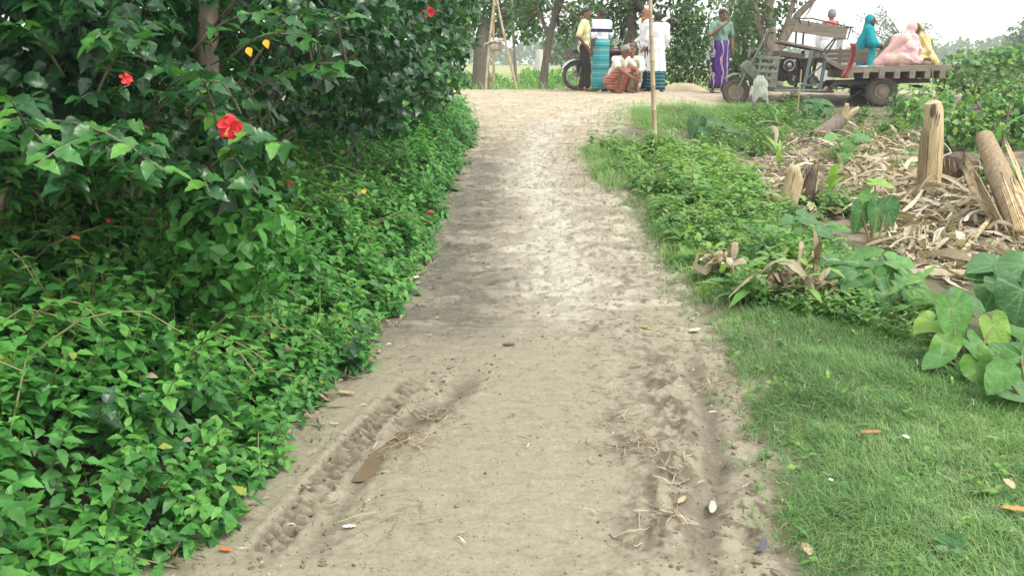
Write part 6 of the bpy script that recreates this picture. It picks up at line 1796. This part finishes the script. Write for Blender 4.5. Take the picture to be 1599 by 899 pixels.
J = stand_pose(1.56); J.update(elR=V3((-.22, -.1, 1.02)), elL=V3((.22, -.1, 1.02)), wrR=V3((-.05, -.24, .98)), wrL=V3((.05, -.24, .95)))
P9 = person('woman wrapped in a teal veil standing behind the cart looking right', stand_at(1347, 140, 17.9), 62)
o, HB, f, r, u = build_body(P9, J, (0, -1, .05), DARK)
TE = cloth('teal_cotton', (.01, .30, .33), (.008, .22, .26)); veil(P9, J, (0, -1, .05), TE, 'veil', None, 1.15, 2); lungi(P9, J, TE, .05, 'skirt', 3, .24, .2)


def lap(w=1.0, back=.0):
    def f(mb):
        mb.ball((0, -.10, .12), (.36 * w, .30, .13)); mb.ball((0, .08, .15), (.24 * w, .22, .17))
        for s in (-1, 1): mb.cap((.1 * s, .02, .12), .11, (.3 * s * w, -.22, .11), .085)
        if back: mb.cap((-.1, .1, .35), .14, (-.1 - back, .14, .1), .11); mb.cap((0, .12, .50), .12, (-back * 1.0, .12, .08), .09); mb.ball((-back * .4, .1, .14), (.26, .2, .15))
    return f


def seat_on_cart(px, y):
    q = on_cart(px, 106.5, y); return q


P10 = person('woman in a pink and yellow sari sitting on the cart bed, back turned', seat_on_cart(1410, -.22), 150)
J = dict(SIT); J['head'] = V3((-.10, -.06, .68)); J['neck'] = V3((-.06, -.02, .56)); J['chest'] = V3((-.03, .03, .42))
o, HB, f, r, u = build_body(P10, J, (-.5, -1, -.1), BROWN, feet=False)
PK = mat('pink_sari_cloth', (.70, .40, .40), (.64, .50, .28), 4.5, .9, .1, mid=(.72, .44, .44), spec=.15)
veil(P10, J, (-.5, -1, -.1), PK, 'sari', lap(1.0, -.42), 1.15, 3)
P11 = person('woman in a mustard yellow veil sitting at the rear of the cart bed facing left', seat_on_cart(1440, .1), -38)
J = dict(SIT); o, HB, f, r, u = build_body(P11, J, (-.1, -1, .0), DARK, feet=False)
veil(P11, J, (-.1, -1, 0), mat('yellow_sari_cloth', (.60, .51, .26), (.52, .41, .18), 5, .9, .1, spec=.15), 'sari', lap(.9, -.34), 1.15, 5)

# ------------------------------------------------------------------ fallen flowers, leaves and rubbish
def scrap(name, label, cat, px, row, L, W, m, seed=0, up=.012, bend=.4, pos=None, az=None):
    """a small curled leaf or scrap, a thin folded solid"""
    rs = random.Random(seed); b = pos if pos is not None else G(px, row); a = rs.uniform(0, 6.28) if az is None else az; V = []; F = []
    for i in range(7):
        t = i / 6 - .5; w = W * math.sin(math.pi * (.08 + .84 * (t + .5))) ** .7 / 2
        for j in (-1, 0, 1):
            x = t * L; y = j * w + bend * .2 * L * t * t; z = up + bend * L * t * t * .6 + abs(j) * w * .5 * (1 if i % 2 else .6)
            V.append((x * math.cos(a) - y * math.sin(a), x * math.sin(a) + y * math.cos(a), z))
        if i:
            for j in range(2): F.append(((i - 1) * 3 + j, (i - 1) * 3 + j + 1, i * 3 + j + 1, i * 3 + j))
    o = MB().add(V, F).build(name, m); o.location = b; add_solid(o, .0012); return tag(o, label, cat)


M_tan = mat('tan_leaf', (.50, .39, .24), (.36, .26, .15), 30, .8); M_orange = mat('orange_leaf', (.38, .19, .06), (.26, .13, .05), 30, .7); M_white = mat('white_scrap', (.72, .72, .68), (.55, .55, .5), 30, .6); M_blk = mat('dark_plastic', (.03, .034, .045), (.10, .11, .13), 40, .35)
M_pale = mat('pale_dry_leaf', (.58, .54, .40), (.45, .40, .28), 30, .8); M_lime = mat('lime_leaf', (.28, .42, .06), (.2, .34, .05), 30, .5); M_orp = mat('orange_petal', (.70, .17, .06), (.6, .12, .05), 30, .6)
scrap('fallen_leaf', 'curled pale leaf standing in the right rut', 'leaf', 1113, 790, .085, .026, M_pale, 1, .02, .5, az=1.3)
scrap('fallen_leaf', 'yellowish dry leaf just left of the curled pale one in the right rut', 'leaf', 1064, 785, .06, .022, M_tan, 2, .015, az=1.0)
scrap('plastic_scrap', 'dark crumpled plastic scrap at the lower right edge of the clay', 'rubbish', 1190, 858, .09, .024, M_blk, 3, .012, .8, az=1.1)
scrap('fallen_leaf', 'tan dry leaf on the grass edge beside the dark plastic', 'leaf', 1260, 862, .07, .03, M_tan, 4, .02, az=1.5)
scrap('fallen_leaf', 'orange brown leaf lying in the middle of the grass', 'leaf', 1358, 688, .085, .026, M_orange, 5, .035, .1, az=.1)
scrap('paper_scrap', 'bright white scrap in the grass right of the orange brown leaf', 'rubbish', 1412, 697, .034, .02, M_white, 6, .04, .1)
scrap('paper_scrap', 'tiny white scrap in the grass near the path', 'rubbish', 1295, 770, .02, .014, M_white, 16, .05, .1)
scrap('fallen_leaf', 'yellow orange leaf at the right edge of the grass', 'leaf', 1585, 812, .10, .035, mat('amber_leaf', (.45, .27, .08), (.30, .18, .06), 30, .7), 7, .035, .1, az=2.9)
scrap('fallen_leaf', 'dull brown leaf in the grass above the yellow orange one', 'leaf', 1572, 776, .07, .03, M_tan, 8, .05, .1)
scrap('flower_scrap', 'orange fallen petals on the clay at the lower left', 'flower', 352, 862, .04, .018, M_orp, 9, .008)
scrap('paper_scrap', 'white scrap on the smooth clay near the bottom of the path', 'rubbish', 545, 826, .045, .018, M_white, 10, .008, .2, az=.1)
scrap('fallen_leaf', 'tan curled leaf lying below the bank between runners', 'leaf', 540, 617, .09, .03, M_tan, 11, .012)
scrap('fallen_leaf', 'small lime green leaf on the pale middle of the path', 'leaf', 1005, 513, .06, .03, M_lime, 12, .008)
scrap('paper_scrap', 'pale scrap at the foot of the bank half way up the path', 'rubbish', 650, 437, .06, .04, M_white, 13, .012)
scrap('fallen_leaf', 'pale leaf in the upper right rut beside rotted straw', 'leaf', 1085, 520, .09, .04, M_pale, 14, .012)
scrap('fallen_leaf', 'brown leaf on the clay under the bank edge', 'leaf', 505, 603, .07, .03, M_tan, 15, .012)
scrap('fallen_leaf', 'dark leaf flat in the middle of the rough clay', 'leaf', 795, 540, .07, .035, mat('wet_leaf', (.12, .11, .09), (.18, .16, .12), 30, .6), 17, .006, .1)
for px, row, d, L, lab, mm in ((452, 288, 3.75, .05, 'red hibiscus bud lying on the trailing leaves', M_red), (170, 346, 3.15, .05, 'dull red fallen hibiscus at the foot of the nearest shrub', M_red), (672, 332, 7.3, .08, 'red fallen hibiscus on the carpet edge half way up', M_red),
                               (525, 492, 4.7, .05, 'red fallen bud in leaves near the bank edge', M_red), (118, 372, 3.0, .035, 'small orange fallen bud in the trailing leaves', M_orp)):
    p_ = at(px, row, d); L *= .75; mb = MB(); mb.tube([(-L / 2, 0, 0), (-L * .2, 0, .004), (L * .2, .003, .004), (L / 2, .006, 0)], [L * .12, L * .22, L * .2, L * .08], 8); o = mb.build('fallen_flower', mm); o.location = p_; o.rotation_euler = (0, .3, random.uniform(0, 3)); tag(o, lab, 'flower')
p_ = at(568, 299, 4.9); mb = MB(); cl = Cloud()
for k in range(9): cl.add(np.array([[0, 0, 0.]]), np.array([[math.cos(k * .7), math.sin(k * .7), .2]]), np.array([[0, 0, 1.]]), .016, .5, 1.3)
o = cl.build('yellow_flower', LEAF_CARD, M_yellow); o.location = p_; o.rotation_euler = (R_(55), 0, 0); tag(o, 'small yellow daisy flower among the trailing leaves', 'flower')

# ------------------------------------------------------------------ the damp air over the fields
mb = MB(); mb.box((0, 160, 5), (700, 360, 13))
hzm = bpy.data.materials.new('damp_air'); hzm.use_nodes = True; nt = hzm.node_tree
nt.nodes.remove(nt.nodes['Principled BSDF']); pv = nt.nodes.new('ShaderNodeVolumePrincipled'); pv.inputs['Color'].default_value = (.94, .97, 1, 1); pv.inputs['Density'].default_value = .0017; pv.inputs['Anisotropy'].default_value = .2
nt.links.new(pv.outputs[0], nt.nodes['Material Output'].inputs['Volume'])
hz_o = mb.build('haze', hzm, smooth=False); tag(hz_o, 'thin pale haze over the fields', 'haze', kind='stuff')
